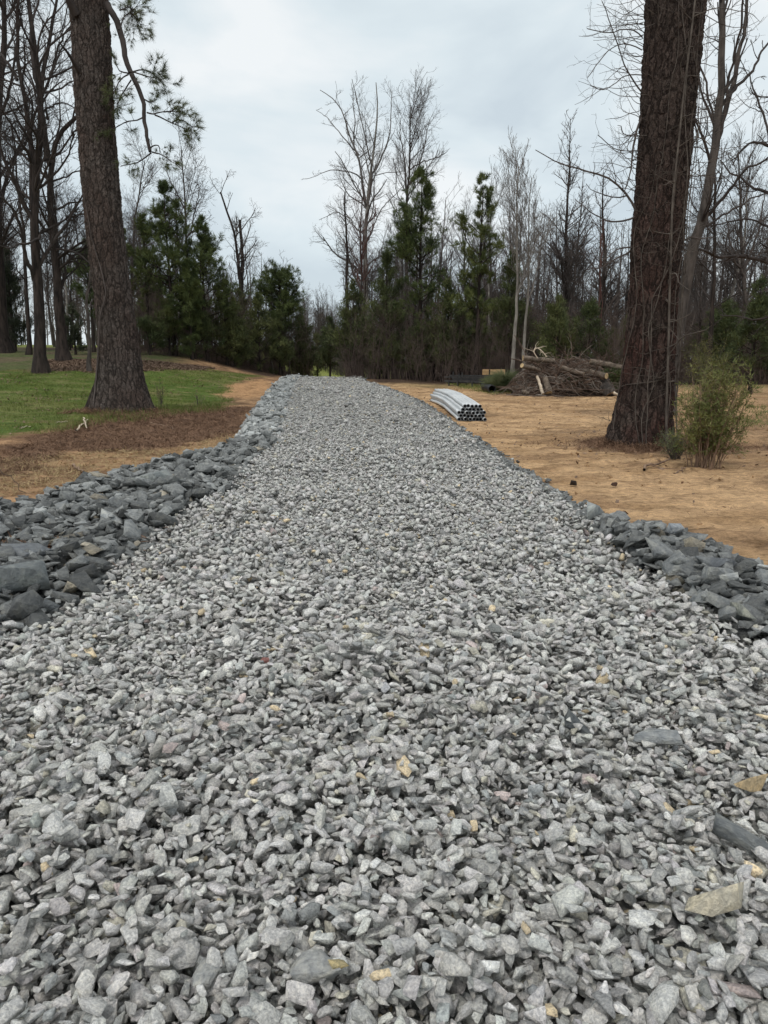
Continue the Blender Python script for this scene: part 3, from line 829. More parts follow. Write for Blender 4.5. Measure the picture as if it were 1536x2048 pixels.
def tuft(rg, P, D, m=10, ln=.16, wd=.011, spread=.7, jit=.03):
    K = len(P)
    p = np.repeat(P, m, 0) + rg.randn(K * m, 3) * jit
    d = np.repeat(D, m, 0) + rg.randn(K * m, 3) * spread
    d /= np.linalg.norm(d, axis=1, keepdims=True) + 1e-9
    s = rg.randn(K * m, 3); s = np.cross(s, d); s /= np.linalg.norm(s, axis=1, keepdims=True) + 1e-9
    l = ln * (.6 + .6 * rg.rand(K * m))[:, None]; w_ = wd * (.7 + .6 * rg.rand(K * m))[:, None]
    V = np.stack([p - s * w_ / 2, p + s * w_ / 2, p + d * l], 1).reshape(-1, 3)
    return V, [np.arange(K * m * 3).reshape(-1, 3)]

def conifer(rg, b, height, hw, kind='pine', start=.25, dens=1.0, lean=(0, 0), needles=10, r0=None, fine=1.0):
    r0 = r0 or height * .011 + .03
    n = 16; t = np.linspace(0, 1, n)
    P = b[None] + np.stack([lean[0] * t, lean[1] * t, height * t - .12], 1)
    P[1:-1] += np.cumsum(rg.randn(n, 3) * height * .0016, axis=0)[1:-1]
    R = r0 * (1 - .93 * t) * (1 + .5 * np.exp(-t * height / .3))
    K = int(height * (9.5 if kind == 'pine' else 15.5) * dens)
    tt = start + (1 - start) * rg.rand(K) ** .85
    if kind == 'pine': tt = np.round(tt * height / .5) * .5 / height + rg.randn(K) * .01
    tt = np.clip(tt, start * .8, .985)
    u = (tt - start) / (1 - start)
    if kind == 'pine':
        prof = np.clip(np.minimum(.45 + 1.1 * u, 1.25 * (1 - u) ** .75 + .08), .1, 1)
        el = .15 + .75 * u
    elif kind == 'round':
        prof = np.sqrt(np.clip(1 - (u * 1.5 - .6) ** 2, .1, 1)); el = .25 + .6 * u
    else:
        prof = np.clip((1 - u) ** .8 * 1.05 + .05, 0, 1) * np.clip(.6 + u * 3, 0, 1); el = .35 + .55 * u
    Ln = hw * prof * (.55 + .55 * rg.rand(K))
    az = rg.rand(K) * 2 * PI
    gapn = vn(np.cos(az) * 1.6 + tt * 9, np.sin(az) * 1.6, tt * 7, seed=int(height * 100)) ; Ln = Ln * np.where(gapn > .28, .35, 1) * (1 + .35 * gapn * (kind != 'cedar'))
    d = np.stack([np.cos(az) * np.cos(el), np.sin(az) * np.cos(el), np.sin(el)], 1)
    m = 7; f = tt * (n - 1); i = np.minimum(f.astype(int), n - 2); fr = (f - i)[:, None]
    Q = np.empty((K, m, 3)); Q[:, 0] = P[i] * (1 - fr) + P[i + 1] * fr
    for j in range(1, m):
        d = d + rg.randn(K, 3) * .12; d[:, 2] += .07; d /= np.linalg.norm(d, axis=1, keepdims=True)
        Q[:, j] = Q[:, j - 1] + d * (Ln / (m - 1))[:, None]
    br = np.clip(Ln * .018, .006, .05)
    QR = br[:, None] * np.linspace(1, .35, m)[None]
    q2, r2 = grow(rg, Q, QR, per_m(4.2 if kind != 'cedar' else 5.0), t0=.25, ang=(30, 60), ln=(.3, .5), fall=.5, up=.12, wig=.15, n=4, rmin=.005, lmin=.15)
    wood = merge([tubes(Q, QR, 4), tubes(q2, r2, 3)])
    q3, r3 = grow(rg, q2, r2, per_m(3.5 if kind != 'cedar' else 4), t0=.3, ang=(25, 60), ln=(.4, .7), fall=.3, up=.12, wig=.15, n=3, rmin=.004, lmin=.10)
    pts, ds = [], []
    def take(p, js):
        for j in js:
            pts.append(p[:, j]); v = p[:, j] - p[:, j - 1]; ds.append(v / (np.linalg.norm(v, axis=1, keepdims=True) + 1e-9))
    take(q3, [1, 2]); take(q2, [1, 2, 3]); take(Q, [m - 3, m - 2, m - 1])
    pts = np.vstack(pts); ds = np.vstack(ds)
    pts = np.vstack([pts, P[-2:]]); ds = np.vstack([ds, np.array([[0, 0, 1.], [0, 0, 1.]])])
    if kind == 'cedar':
        ds = ds + np.array([[0, 0, .35]])
        fol = tuft(rg, pts, ds, int(needles), .16 * fine, .030 * fine, .55, .07)
    else:
        keep = rg.rand(len(pts)) < .95; pts, ds = pts[keep], ds[keep]
        fol = tuft(rg, pts, ds, int(needles), .21 * fine, .021 * fine, .65, .03)
    return (P, R), wood, fol

def conif_obj(name, label, seed, px, pytop, d, hwpx, kind='pine', group=None, mt='bark_dark', mf=None, **kw):
    rg = rs(seed)
    b = base_xy(px, d); top = Wp(px, pytop, d); hw = hwpx / F * d
    (P, R), wood, fol = conifer(rg, b, top[2] - b[2], hw, kind, **kw)
    e_ = add(name, None, loc=tuple(b), label=label, cat='tree', group=group)
    V, Fc = merge([tubes(P, R, 9), wood]); add('trunk', mesh_np('trunk', local(V, b), Fc, True), M[mt], e_)
    V, Fc = fol; add('crown', mesh_np('crown', local(V, b), Fc, False), M[mf or ('cedar' if kind == 'cedar' else 'needle')], e_)
    return e_

def copy_tree(src, loc, s, rz, label, group):
    r = src.copy(); COL.objects.link(r); r.location = loc; r.scale = (s[0], s[0], s[1]); r.rotation_euler = (0, 0, rz)
    r['label'] = label; r['group'] = group
    for ch in list(src.children):
        c_ = ch.copy(); COL.objects.link(c_); c_.parent = r
    return r

# --- the two big pines framing the driveway
def big_trunk(name, label, rows, d, mat_, lobes, seed, top=16.5, k=230, dz=.024):
    rg = rs(seed)
    c = np.array([Wp((a + b_) / 2, y, d) for y, a, b_ in rows]); r = np.array([(b_ - a) / 2 / F * np.linalg.norm(Wp((a + b_) / 2, y, d)[:2]) * (proj(Wp((a + b_) / 2, y, d))[2] / d) for y, a, b_ in rows])
    o = np.argsort(c[:, 2]); c, r = c[o], r[o]
    z0 = float(H(c[0, 0], d)); b = np.array([c[0, 0], d, z0])
    zs_ = np.arange(-.25, top - z0, dz)
    slope = (c[-1, 0] - c[-4, 0]) / (c[-1, 2] - c[-4, 2])
    cx = np.interp(zs_ + z0, c[:, 2], c[:, 0]) + np.maximum(0, zs_ + z0 - c[-1, 2]) * slope - b[0]
    rr = np.interp(zs_ + z0, c[:, 2], r) * np.where(zs_ + z0 > c[-1, 2], 1 - .03 * (zs_ + z0 - c[-1, 2]), 1)
    # smooth the measured steps
    ker = np.ones(25) / 25
    cx = np.convolve(np.pad(cx, 12, 'edge'), ker, 'valid'); rr = np.convolve(np.pad(rr, 12, 'edge'), ker, 'valid')
    th = np.arange(k) * 2 * PI / k
    Z, T = np.meshgrid(zs_, th, indexing='ij')
    fl = np.exp(-np.maximum(Z, 0) / .55)
    lob = sum(a * np.maximum(0, np.cos((T - ph) * 1.0)) ** p_ for ph, a, p_ in lobes)
    Rr = rr[:, None] * .97 * (1 + fl * lob * .36 + .025 * fbm(np.cos(T) * 2.0 + 7, np.sin(T) * 2.0, Z * .9, seed=seed, oct=3))
    Rr = Rr * (1 + .035 * vn(np.cos(T) * 5, np.sin(T) * 5, Z * 1.3, seed=seed + 5) * np.exp(-Z / 2.5))
    V = np.stack([cx[:, None] + Rr * np.cos(T), Rr * np.sin(T), Z], -1).reshape(-1, 3)
    n = len(zs_); i = np.arange(n - 1)[:, None] * k; j = np.arange(k)[None]; j2 = (j + 1) % k
    q = np.stack([i + j, i + j2, i + k + j2, i + k + j], -1).reshape(-1, 4)
    e_ = add(name, None, loc=tuple(b), label=label, cat='pine tree')
    add('trunk', mesh_np('trunk', V, [q], True), mat_, e_)
    def surf(z, ang, out_=.0):
        return np.array([np.interp(z, zs_, cx) + (np.interp(z, zs_, rr) + out_) * math.cos(ang), (np.interp(z, zs_, rr) + out_) * math.sin(ang), z]) + b
    return e_, b, surf
rowsL = [(824, 188, 300), (800, 192, 294), (760, 196, 286), (700, 199, 277), (650, 197, 270), (560, 186, 258), (480, 175, 247), (400, 168, 240), (300, 160, 232), (200, 151, 225), (100, 147, 221), (0, 140, 214)]
pineL, bL, surfL = big_trunk('pine_tree', 'massive grey brown pine with drooping needled branch in the grass left of the driveway', rowsL, 19.0, M['bark_pine_l'],
    [(-PI / 2 + .5, .5, 4), (-PI / 2 - .9, .5, 5), (.1, .55, 5), (PI - .2, .45, 6), (PI / 2, .4, 3)], 3)
rowsR = [(890, 1217, 1346), (860, 1225, 1342), (800, 1240, 1343), (700, 1250, 1348), (600, 1260, 1353), (500, 1263, 1363), (400, 1271, 1371), (300, 1279, 1381), (200, 1284, 1390), (100, 1290, 1400), (0, 1294, 1409)]
pineR, bR, surfR = big_trunk('pine_tree', 'massive reddish brown pine wrapped in dry vines on the sand right of the driveway', rowsR, 13.2, M['bark_pine_r'],
    [(-PI / 2 - .6, .35, 4), (PI + .1, .6, 5), (-.2, .15, 4), (PI / 2, .3, 3)], 4)

def limb(pts, d, r0, r1, dd=0., n=14, start=None, rg=None):
    P = np.array([Wp(px, py, d + dd * i / (len(pts) - 1)) for i, (px, py) in enumerate(pts)])
    if start is not None: P = np.vstack([start[None], P])
    P = resample(P, n); return P, np.linspace(r0, r1, n)
# left pine: hanging limb with needle clumps
rg = rs(8)
P1, R1 = limb([(214, 5), (226, 30), (243, 70), (252, 110), (258, 145), (270, 165), (285, 195), (291, 230), (296, 265), (303, 305)], 18.8, .075, .035, -.8, 22)
P1 = P1 + np.cumsum(rg.randn(22, 3) * .012, 0)
subs = [([(258, 145), (275, 150), (300, 158), (325, 162)], -.8), ([(258, 145), (290, 135), (310, 150), (330, 168)], .4), ([(258, 150), (240, 160), (228, 185)], -.5),
        ([(258, 145), (240, 140), (230, 125)], .3), ([(293, 225), (310, 230), (330, 218), (352, 225)], -.5), ([(310, 230), (335, 240), (355, 250), (382, 258)], -.4),
        ([(292, 232), (278, 245), (262, 240), (240, 258), (228, 262)], .4), ([(303, 305), (290, 320), (270, 330), (242, 336)], -.2), ([(303, 303), (318, 305), (330, 316), (345, 325)], -.3),
        ([(301, 298), (316, 290), (322, 308)], .3), ([(238, 60), (250, 30), (262, 22), (276, 50)], 1.2), ([(240, 20), (262, 10), (270, 30), (285, 60)], 1.6), ([(284, 195), (300, 205), (312, 200)], .6),
        ([(262, 160), (240, 190), (232, 215)], .8), ([(340, 222), (355, 208), (368, 215)], .3), ([(345, 246), (362, 238), (385, 252)], 0)]
SP = []; SR = []
for pts, dd in subs:
    p, r = limb(pts, 18.2, .018, .008, dd, 9); p += np.cumsum(rg.randn(9, 3) * .008, 0); SP.append(p); SR.append(r)
SP = np.stack(SP); SR = np.stack(SR)
q, qr = grow(rg, SP, SR, per_m(9), t0=.3, ang=(25, 65), ln=(.3, .55), fall=.3, up=.02, wig=.2, n=5, rmin=.0045, lmin=.12)
q2, qr2 = grow(rg, q, qr, per_m(5), t0=.3, ang=(25, 60), ln=(.4, .7), fall=.3, up=.05, wig=.2, n=4, rmin=.004, lmin=.1)
tips = np.vstack([q[:, -1], q2[:, -1], q2[:, -2], q[:, -2]]); tv = np.vstack([q[:, -1] - q[:, -2], q2[:, -1] - q2[:, -2], q2[:, -2] - q2[:, -3], q[:, -2] - q[:, -3]])
tv /= np.linalg.norm(tv, axis=1, keepdims=True)
kp = rg.rand(len(tips)) < .75
V, Fc = tuft(rg, tips[kp], tv[kp], 26, .17, .0055, .62, .008)
sb = [limb([(157, 143), (145, 120), (132, 100), (118, 84)], 18.6, .05, .014, -.6, 8), limb([(152, 30), (143, 12), (134, -8), (120, -40)], 18.6, .11, .05, -.3, 8)]
V2, F2 = merge([tubes(P1, R1, 9), tubes(SP, SR, 5), tubes(q, qr, 3), tubes(q2, qr2, 3)] + [tubes(p, r, 7) for p, r in sb])
add('branch', mesh_np('branch', local(V2, bL), F2, True), M['twig_dark'], pineL)
add('needles', mesh_np('needles', local(V, bL), Fc, False), M['cedar'], pineL)
# a thick vine crossing the left trunk and a broken dark bark stub at its foot
def on_trunk(surf, path, off_, n=40):
    a = resample([(z_, an, 0) for z_, an in path], n)
    return np.array([surf(z_, an, off_) for z_, an, _ in a])
vp = [(.1, -PI / 2 - .75), (.9, -PI / 2 - .8), (1.6, -PI / 2 - .7), (2.3, -PI / 2 - .45), (2.75, -PI / 2 + .05), (3.3, -PI / 2 - .05), (4.1, -PI / 2 - .35), (5.0, -PI / 2 - .55)]
Pv = on_trunk(surfL, vp, .03); Pv[:, :2] += rs(2).randn(40, 2) * .006
V, Fc = tubes(Pv, np.linspace(.022, .008, 40), 6)
add('vine', mesh_np('vine', local(V, bL), Fc, True), M['twig'], pineL)
Ps = np.array([surfL(-.02 + .11 * i, PI * 1.08, .06 - .012 * i) for i in range(8)])
V, Fc = tubes(Ps, np.array([.14, .12, .10, .09, .07, .06, .04, .015]), 8)
add('stump_snag', mesh_np('stump_snag', local(V, bL), Fc, True), M['bark_dark'], pineL)

# right pine: bare side limbs, vines up the trunk, halo of vine twigs
rg = rs(18)
lims = [([(1284, 235), (1272, 262), (1266, 300), (1258, 345), (1246, 380), (1240, 392)], .022, -.3), ([(1274, 425), (1262, 395), (1245, 370), (1215, 352), (1180, 343), (1150, 338), (1115, 322), (1085, 310), (1070, 296)], .022, -.4),
        ([(1274, 432), (1255, 443), (1225, 446), (1195, 436), (1170, 418), (1148, 395)], .018, .2), ([(1284, 185), (1262, 160), (1240, 120), (1222, 60), (1205, 5)], .013, -.4),
        ([(1268, 320), (1260, 325), (1272, 318)], .012, 0), ([(1285, 75), (1265, 55), (1240, 58), (1215, 70), (1190, 62), (1170, 60)], .010, -.6), ([(1284, 100), (1250, 85), (1225, 95), (1200, 120), (1180, 150)], .009, -.5),
        ([(1283, 150), (1250, 150), (1225, 175), (1195, 180), (1180, 170)], .009, -.4), ([(1378, 235), (1395, 255), (1408, 270), (1400, 280)], .016, -.2), ([(1370, 480), (1385, 470), (1400, 475), (1430, 470)], .02, 0),
        ([(1262, 500), (1240, 515), (1205, 535), (1180, 540)], .018, .3), ([(1264, 495), (1235, 498), (1210, 520), (1190, 515)], .015, .2), ([(1300, 300), (1240, 300), (1215, 290), (1190, 270)], .008, -.6)]
LPs, LRs = [], []
for pts, r0, dd in lims:
    p, r = limb(pts, 13.2, r0, .006, dd, 12); p[1:] += np.cumsum(rg.randn(11, 3) * .008, 0); LPs.append(p); LRs.append(r)
LPs = np.stack(LPs); LRs = np.stack(LRs)
cr = [tubes(LPs, LRs, 6)]
q, qr = grow(rg, LPs, LRs, per_m(5.0), t0=.15, ang=(35, 75), ln=(.25, .5), fall=.3, up=.03, wig=.22, n=7, rmin=.003, lmin=.15)
q2, qr2 = grow(rg, q, qr, per_m(5), t0=.2, ang=(30, 70), ln=(.3, .6), fall=.3, up=.03, wig=.25, n=5, rmin=.0022, lmin=.08)
cr += [tubes(q, qr, 4), tubes(q2, qr2, 3)]
V, Fc = merge(cr)
add('branch', mesh_np('branch', local(V, bR), Fc, True), M['twig'], pineR)
# vines
Vp, Vr = [], []
for k_ in range(8):
    a0 = rg.uniform(-PI / 2 - 1.2, -PI / 2 + 1.3); zz = 0.05; path = []
    top = rg.uniform(3, 11.5)
    while zz < top:
        path.append((zz, a0)); zz += rg.uniform(.25, .6); a0 += rg.normal(0, .24)
    if len(path) < 4: continue
    p = on_trunk(surfR, path, .025, 60); p[:, :2] += np.cumsum(rg.randn(60, 2) * .004, 0)
    Vp.append(p); Vr.append(np.linspace(rg.uniform(.006, .012), .004, 60))
pm = on_trunk(surfR, [(0, -PI / 2 + .42), (2, -PI / 2 + .3), (4, -PI / 2 + .05), (5.5, -PI / 2 + .12), (7, -PI / 2 + .25), (9, -PI / 2 + .3), (10.5, -PI / 2 + .35), (12.5, -PI / 2 + .45)], .035, 60)
Vp.append(pm); Vr.append(np.linspace(.022, .010, 60))
Vp = np.stack(Vp); Vr = np.stack(Vr)
q, qr = grow(rg, Vp, Vr, per_m(3.4), t0=.05, ang=(30, 85), ln=(.03, .10), fall=.0, up=-.05, wig=.28, n=9, rmin=.0028, lmin=.25)
q2, qr2 = grow(rg, q, qr, per_m(3), t0=.2, ang=(30, 70), ln=(.3, .6), fall=.3, up=.0, wig=.28, n=6, rmin=.0022, lmin=.1)
# keep twigs from cutting through the wood
def pushout(p):
    c_ = np.interp(p[..., 2], [surfR(z_, 0)[2] for z_ in np.arange(0, 16, .5)], [(surfR(z_, 0)[0] + surfR(z_, PI)[0]) / 2 for z_ in np.arange(0, 16, .5)])
    rr_ = np.interp(p[..., 2], np.arange(0, 16, .5), [(surfR(z_, 0)[0] - surfR(z_, PI)[0]) / 2 for z_ in np.arange(0, 16, .5)]) + .02
    dx, dy = p[..., 0] - c_, p[..., 1] - bR[1]; dd = np.hypot(dx, dy) + 1e-6
    f = np.maximum(1, rr_ / dd); p = p.copy(); p[..., 0] = c_ + dx * f; p[..., 1] = bR[1] + dy * f
    return p
q = pushout(q); q2 = pushout(q2)
V, Fc = merge([tubes(Vp, Vr, 5), tubes(q, qr, 4), tubes(q2, qr2, 3)])
add('vine', mesh_np('vine', local(V, bR), Fc, True), M['vine'], pineR)
# halo: fine curling twigs springing from the vines to the left and right of the upper trunk
K = 150; zz = rg.uniform(4.2, 8.2, K) ; side = np.where(rg.rand(K) < .62, PI, 0) + rg.uniform(-.9, .9, K)
p0 = np.array([surfR(a_, s_, .0) for a_, s_ in zip(zz, side)])
d = np.stack([np.cos(side), np.sin(side) * .6, rg.uniform(-.5, .6, K)], 1); n = 11; Q = np.empty((K, n, 3)); Q[:, 0] = p0; Ln = rg.uniform(.3, 1.15, K)
for j in range(1, n):
    d = d + rg.randn(K, 3) * .16 + np.array([[0, 0, .05]]); d /= np.linalg.norm(d, axis=1, keepdims=True)
    Q[:, j] = Q[:, j - 1] + d * (Ln / (n - 1))[:, None]
QR = np.linspace(.0060, .0028, n)[None].repeat(K, 0)
q, qr = grow(rg, Q, QR, per_m(5), t0=.2, ang=(30, 70), ln=(.25, .5), fall=.2, up=.02, wig=.22, n=6, rmin=.0022, lmin=.1)
sq = q[:, 0, 0] < bR[0] + .6; sQ = Q[:, 0, 0] < bR[0] + .6
for a_, b_ in ((sQ, sq), (~sQ, ~sq)):
    V, Fc = merge([tubes(Q[a_], QR[a_], 4), tubes(q[b_], qr[b_], 3)])
    add('vine_twigs', mesh_np('vine_twigs', local(V, bR), Fc, False), M['vine'], pineR, kind='stuff')

# --- bare trees one can tell apart, traced at their own distances
rg = rs(40)
S = stem
def ST(*a, **k): return stem(*a, **dict(dict(wob=.03, rg=rg), **k))
park = scaled(BARE, wig=.16); park[0]['t0'] = .22; park[0]['cnt'] = per_m(1.3); park[1]['cnt'] = per_m(2.6); park[2]['cnt'] = per_m(5); park[3]['cnt'] = per_m(6.5); park[0]['ln'] = (.22, .4)
bare('oak_tree', 'dark forked bare tree at the left edge, trunk standing on the grass', 41,
     [ST([(83, 748), (76, 640), (68, 560), (65, 480), (62, 400), (66, 330), (82, 270), (82, 170), (70, 100), (58, 30), (50, -60)], 30, .24, .06, True),
      ST([(66, 420), (62, 300), (50, 200), (35, 150), (25, 104), (38, 40), (36, -60)], 30, .13, .04, dd=1.5),
      ST([(68, 560), (50, 490), (38, 440), (18, 405), (-20, 380)], 30, .09, .03, dd=-2),
      ST([(34, 160), (12, 120), (-5, 105), (-40, 80)], 31.5, .07, .03, dd=1), ST([(80, 470), (50, 492), (20, 495), (-30, 485)], 30, .06, .02, dd=-3),
      ST([(76, 180), (60, 90), (70, 20), (90, -60)], 30, .07, .03, dd=2), ST([(64, 330), (40, 290), (10, 230), (-20, 200)], 30, .06, .02, dd=-2)],
     park, 'bark_dark', 'twig_dark', main=2, kst=12)
bare('oak_tree', 'dark straight trunked bare tree just left of the big grey pine', 42,
     [ST([(128, 720), (121, 640), (112, 540), (104, 470), (101, 400), (103, 330), (103, 290), (114, 262), (138, 245), (165, 232), (200, 190)], 34, .25, .06, True),
      ST([(101, 330), (90, 260), (85, 180), (96, 100), (112, 40), (122, -50)], 34, .15, .04, dd=1.5), ST([(96, 240), (90, 215), (130, 212), (165, 222)], 34, .05, .02, dd=-1.5),
      ST([(86, 190), (105, 140), (125, 75), (150, 50), (190, 30)], 34, .06, .02, dd=-2), ST([(108, 420), (140, 405), (180, 403), (230, 410)], 34, .05, .02, dd=1), ST([(100, 370), (120, 355), (160, 338), (210, 345)], 34, .05, .02, dd=2),
      ST([(106, 500), (140, 500), (170, 520), (200, 560)], 34, .06, .02, dd=-2)],
     park, 'bark_dark', 'twig_dark', main=2, kst=12)
bare('oak_tree', 'thick dark bare trunk cut by the left edge of the view', 43,
     [ST([(6, 708), (3, 640), (-2, 560), (-12, 400), (-5, 200), (10, 60), (5, -60)], 40, .40, .08, True), ST([(-8, 430), (20, 330), (45, 260), (60, 200)], 40, .12, .03, dd=2),
      ST([(-5, 240), (20, 170), (30, 90), (45, 10)], 40, .10, .03, dd=-2)], park, 'bark_dark', 'twig_dark', main=1, kst=12)
bare('dead_snag', 'thin leafless snag behind the dark forked tree at far left', 44,
     [ST([(57, 712), (50, 600), (46, 480), (34, 350), (24, 258)], 38, .12, .03, True)], scaled(BARE, cnt=[per_m(.6), per_m(2), per_m(3), per_m(3)]), 'bark_dark', 'twig_dark', main=1)
bare('bare_tree', 'twin stemmed bare tree with broken tops rising above the left pines', 45,
     [ST([(484, 700), (479, 560), (470, 470), (456, 425), (441, 384)], 50, .17, .05, True), ST([(484, 600), (483, 500), (480, 440)], 50, .14, .09, dd=1)],
     scaled(BARE, ln=[(.16, .34), (.4, .65), (.45, .75), (.4, .8)], cnt=[per_m(1.8), per_m(3), per_m(5), per_m(5)]), 'bark_dark', 'twig', main=2)
bare('bare_tree', 'slender bare tree with an open top behind the tallest left pine', 46,
     [ST([(384, 735), (380, 600), (376, 470), (368, 360), (362, 292)], 46, .13, .025, True), ST([(376, 470), (392, 420), (398, 370)], 46, .05, .02), ST([(372, 420), (345, 370), (330, 330)], 46, .05, .02)],
     scaled(BARE, t0=[.45, .15, .1, .1]), 'bark_mid', 'twig', main=1)
bare('bare_tree', 'fine twigged bare tree showing beside the big grey pine', 47,
     [ST([(262, 735), (262, 600), (268, 470), (280, 380), (290, 320)], 44, .12, .02, True)], scaled(BARE, t0=[.35, .15, .1, .1]), 'bark_mid', 'twig', main=1)
syc = scaled(BARE, wig=.17, cnt=[per_m(1.0), per_m(2.0), per_m(3.8), per_m(4.6)], ln=[(.18, .34), (.38, .6), (.4, .7), (.4, .8)])
bare('sycamore_tree', 'tallest pale barked bare tree with spreading limbs beyond the driveway crest', 48,
     [ST([(742, 745), (738, 640), (734, 540), (737, 460), (739, 390), (746, 310), (757, 250), (755, 200), (752, 165)], 58, .30, .03, True),
      ST([(735, 420), (726, 360), (722, 315), (708, 290), (696, 245), (684, 215), (668, 195), (640, 180)], 58, .13, .02, dd=2),
      ST([(727, 365), (712, 350), (690, 340), (655, 336), (632, 352), (612, 358)], 58, .06, .015, dd=-2), ST([(738, 400), (744, 340), (732, 280), (720, 230), (712, 190), (704, 158)], 58, .09, .02, dd=-2),
      ST([(746, 345), (765, 300), (778, 260), (784, 180)], 58, .08, .02, dd=1), ST([(718, 310), (690, 280), (660, 240), (632, 220)], 59, .06, .015, dd=2), ST([(736, 480), (760, 420), (792, 390), (808, 370)], 58, .06, .02, dd=2),
      ST([(708, 290), (712, 240), (706, 200), (702, 165)], 59, .06, .015)], syc, 'bark_pale', 'twig_grey', main=1, kst=10)
oval = scaled(BARE, cnt=[per_m(2.3), per_m(2.6), per_m(3.8), per_m(4.5)], rmin=[.012, .007, .005, .004], ang=(22, 52), up=.10, ln=[(.22, .36), (.4, .6), (.4, .7), (.4, .8)]); oval[0]['t0'] = .55
bare('bare_tree', 'bare tree with an egg shaped crown beside the tall pale tree', 49,
     [ST([(818, 745), (816, 600), (814, 480), (812, 400), (820, 320), (820, 260), (822, 215)], 50, .18, .03, True), ST([(816, 400), (806, 330), (800, 280), (802, 235)], 50, .08, .02), ST([(818, 370), (838, 330), (852, 280), (858, 245)], 50, .07, .02), ST([(818, 340), (850, 320), (880, 315), (892, 305)], 50, .05, .02, dd=-1)],
     oval, 'bark_dark', 'twig', main=1)
bare('dead_snag', 'broken topped leafless snag left of the tall pale tree', 50,
     [ST([(699, 745), (698, 620), (694, 500), (690, 384)], 45, .15, .04, True), ST([(693, 450), (680, 425), (660, 430), (638, 440)], 45, .03, .012, dd=-1)], scaled(BARE, cnt=[per_m(1.8), per_m(3), per_m(4), per_m(4)], ln=[(.10, .2), (.4, .6), (.4, .7), (.4, .8)]), 'bark_dark', 'twig', main=1)
bare('maple_tree', 'bare tree tinged with red buds in front of the tall pale tree', 51,
     [ST([(724, 745), (722, 600), (722, 480), (724, 395)], 50, .12, .03, True), ST([(722, 520), (745, 450), (752, 410)], 50, .05, .02)], scaled(oval, t0=[.4, .1, .1, .1]), 'bark_mid', 'twig_red', main=1)
bare('poplar_tree', 'pale straight stemmed bare tree with upswept fan of twigs, nearer the brush pile', 52,
     [ST([(1028, 728), (1031, 640), (1034, 560), (1035, 480), (1037, 400), (1038, 332)], 33, .105, .012, True)], FAN, 'bark_pale', 'twig_pale', main=1)
bare('poplar_tree', 'pale leaning bare tree growing right beside the upswept one', 53,
     [ST([(1043, 728), (1048, 640), (1058, 560), (1059, 470), (1060, 410), (1063, 355)], 33.4, .09, .012, True), ST([(1054, 600), (1068, 540), (1082, 480), (1100, 440)], 33.4, .04, .01, dd=.5)], FAN, 'bark_pale', 'twig_pale', main=1)
cone = scaled(BARE, cnt=[per_m(4.6), per_m(4), per_m(5), per_m(5.5)], ang=(30, 52), up=.07, ln=[(.20, .36), (.35, .55), (.4, .7), (.4, .8)], fall=[.85, .5, .4, .3]); cone[0]['t0'] = .25
bare('bare_tree', 'tall pointed bare tree standing between the pale pair and the big vine wrapped pine', 54,
     [ST([(1132, 745), (1134, 640), (1135, 540), (1138, 430), (1140, 330), (1141, 238)], 44, .20, .015, True), ST([(1140, 640), (1152, 520), (1160, 420), (1166, 340)], 44, .09, .015)], cone, 'bark_dark', 'twig', main=1)
bare('bare_tree', 'bare tree with reddish vines on its stem close left of the big vine wrapped pine', 55,
     [ST([(1198, 760), (1202, 640), (1206, 520), (1208, 430), (1208, 345)], 38, .17, .02, True)], scaled(cone, ln=[(.18, .36), (.35, .55), (.4, .7), (.4, .8)]), 'bark_dark', 'twig', main=1,
     extra=[('vine', tubes(*[np.stack(a) for a in zip(*[ST([(1200 + o1, 640), (1206, 560), (1207 + o1, 500), (1208 - o1, 440)], 37.8, .03, .02) for o1 in (-3, 0, 3)])], 5), M['twig_red'])])
lean = scaled(BARE, cnt=[per_m(.9), per_m(2.4), per_m(4), per_m(5)], ang=(18, 45), up=.10, ln=[(.15, .3), (.3, .5), (.4, .7), (.4, .8)]); lean[0]['t0'] = .4
bare('bare_tree', 'leaning forked bare tree rising directly behind the big vine wrapped pine', 56,
     [ST([(1330, 832), (1347, 720), (1366, 620), (1386, 520), (1404, 430), (1417, 350), (1432, 290), (1438, 200), (1442, 100), (1448, -60)], 20, .20, .06, True),
      ST([(1432, 285), (1452, 225), (1476, 140), (1490, 60), (1502, -60)], 20, .08, .03, dd=1), ST([(1404, 440), (1450, 385), (1500, 330), (1560, 300)], 20, .05, .02, dd=-1),
      ST([(1440, 215), (1480, 165), (1520, 110), (1560, 60)], 20, .05, .02, dd=1.5), ST([(1400, 465), (1450, 420), (1510, 400), (1580, 380)], 20, .035, .015, dd=1), ST([(1436, 250), (1415, 150), (1402, 80), (1410, -40)], 20, .03, .015, dd=1),
      ST([(1432, 300), (1460, 200), (1465, 100), (1480, 0), (1500, -60)], 20, .04, .02, dd=-1)], lean, 'bark_mid', 'twig_dark', main=2, kst=12)
bare('bare_tree', 'thin upright bare tree just right of the leaning forked one', 57,
     [ST([(1416, 770), (1420, 640), (1424, 540), (1427, 450), (1425, 370), (1430, 290), (1440, 200)], 30, .12, .02, True)], scaled(BARE, cnt=[per_m(1.6), per_m(2.5), per_m(3.6), per_m(4)]), 'bark_dark', 'twig_dark', main=1)
gnar = scaled(BARE, wig=.22, cnt=[per_m(1.8), per_m(2.8), per_m(4), per_m(5)], up=.03, ang=(30, 70)); gnar[0]['t0'] = .1
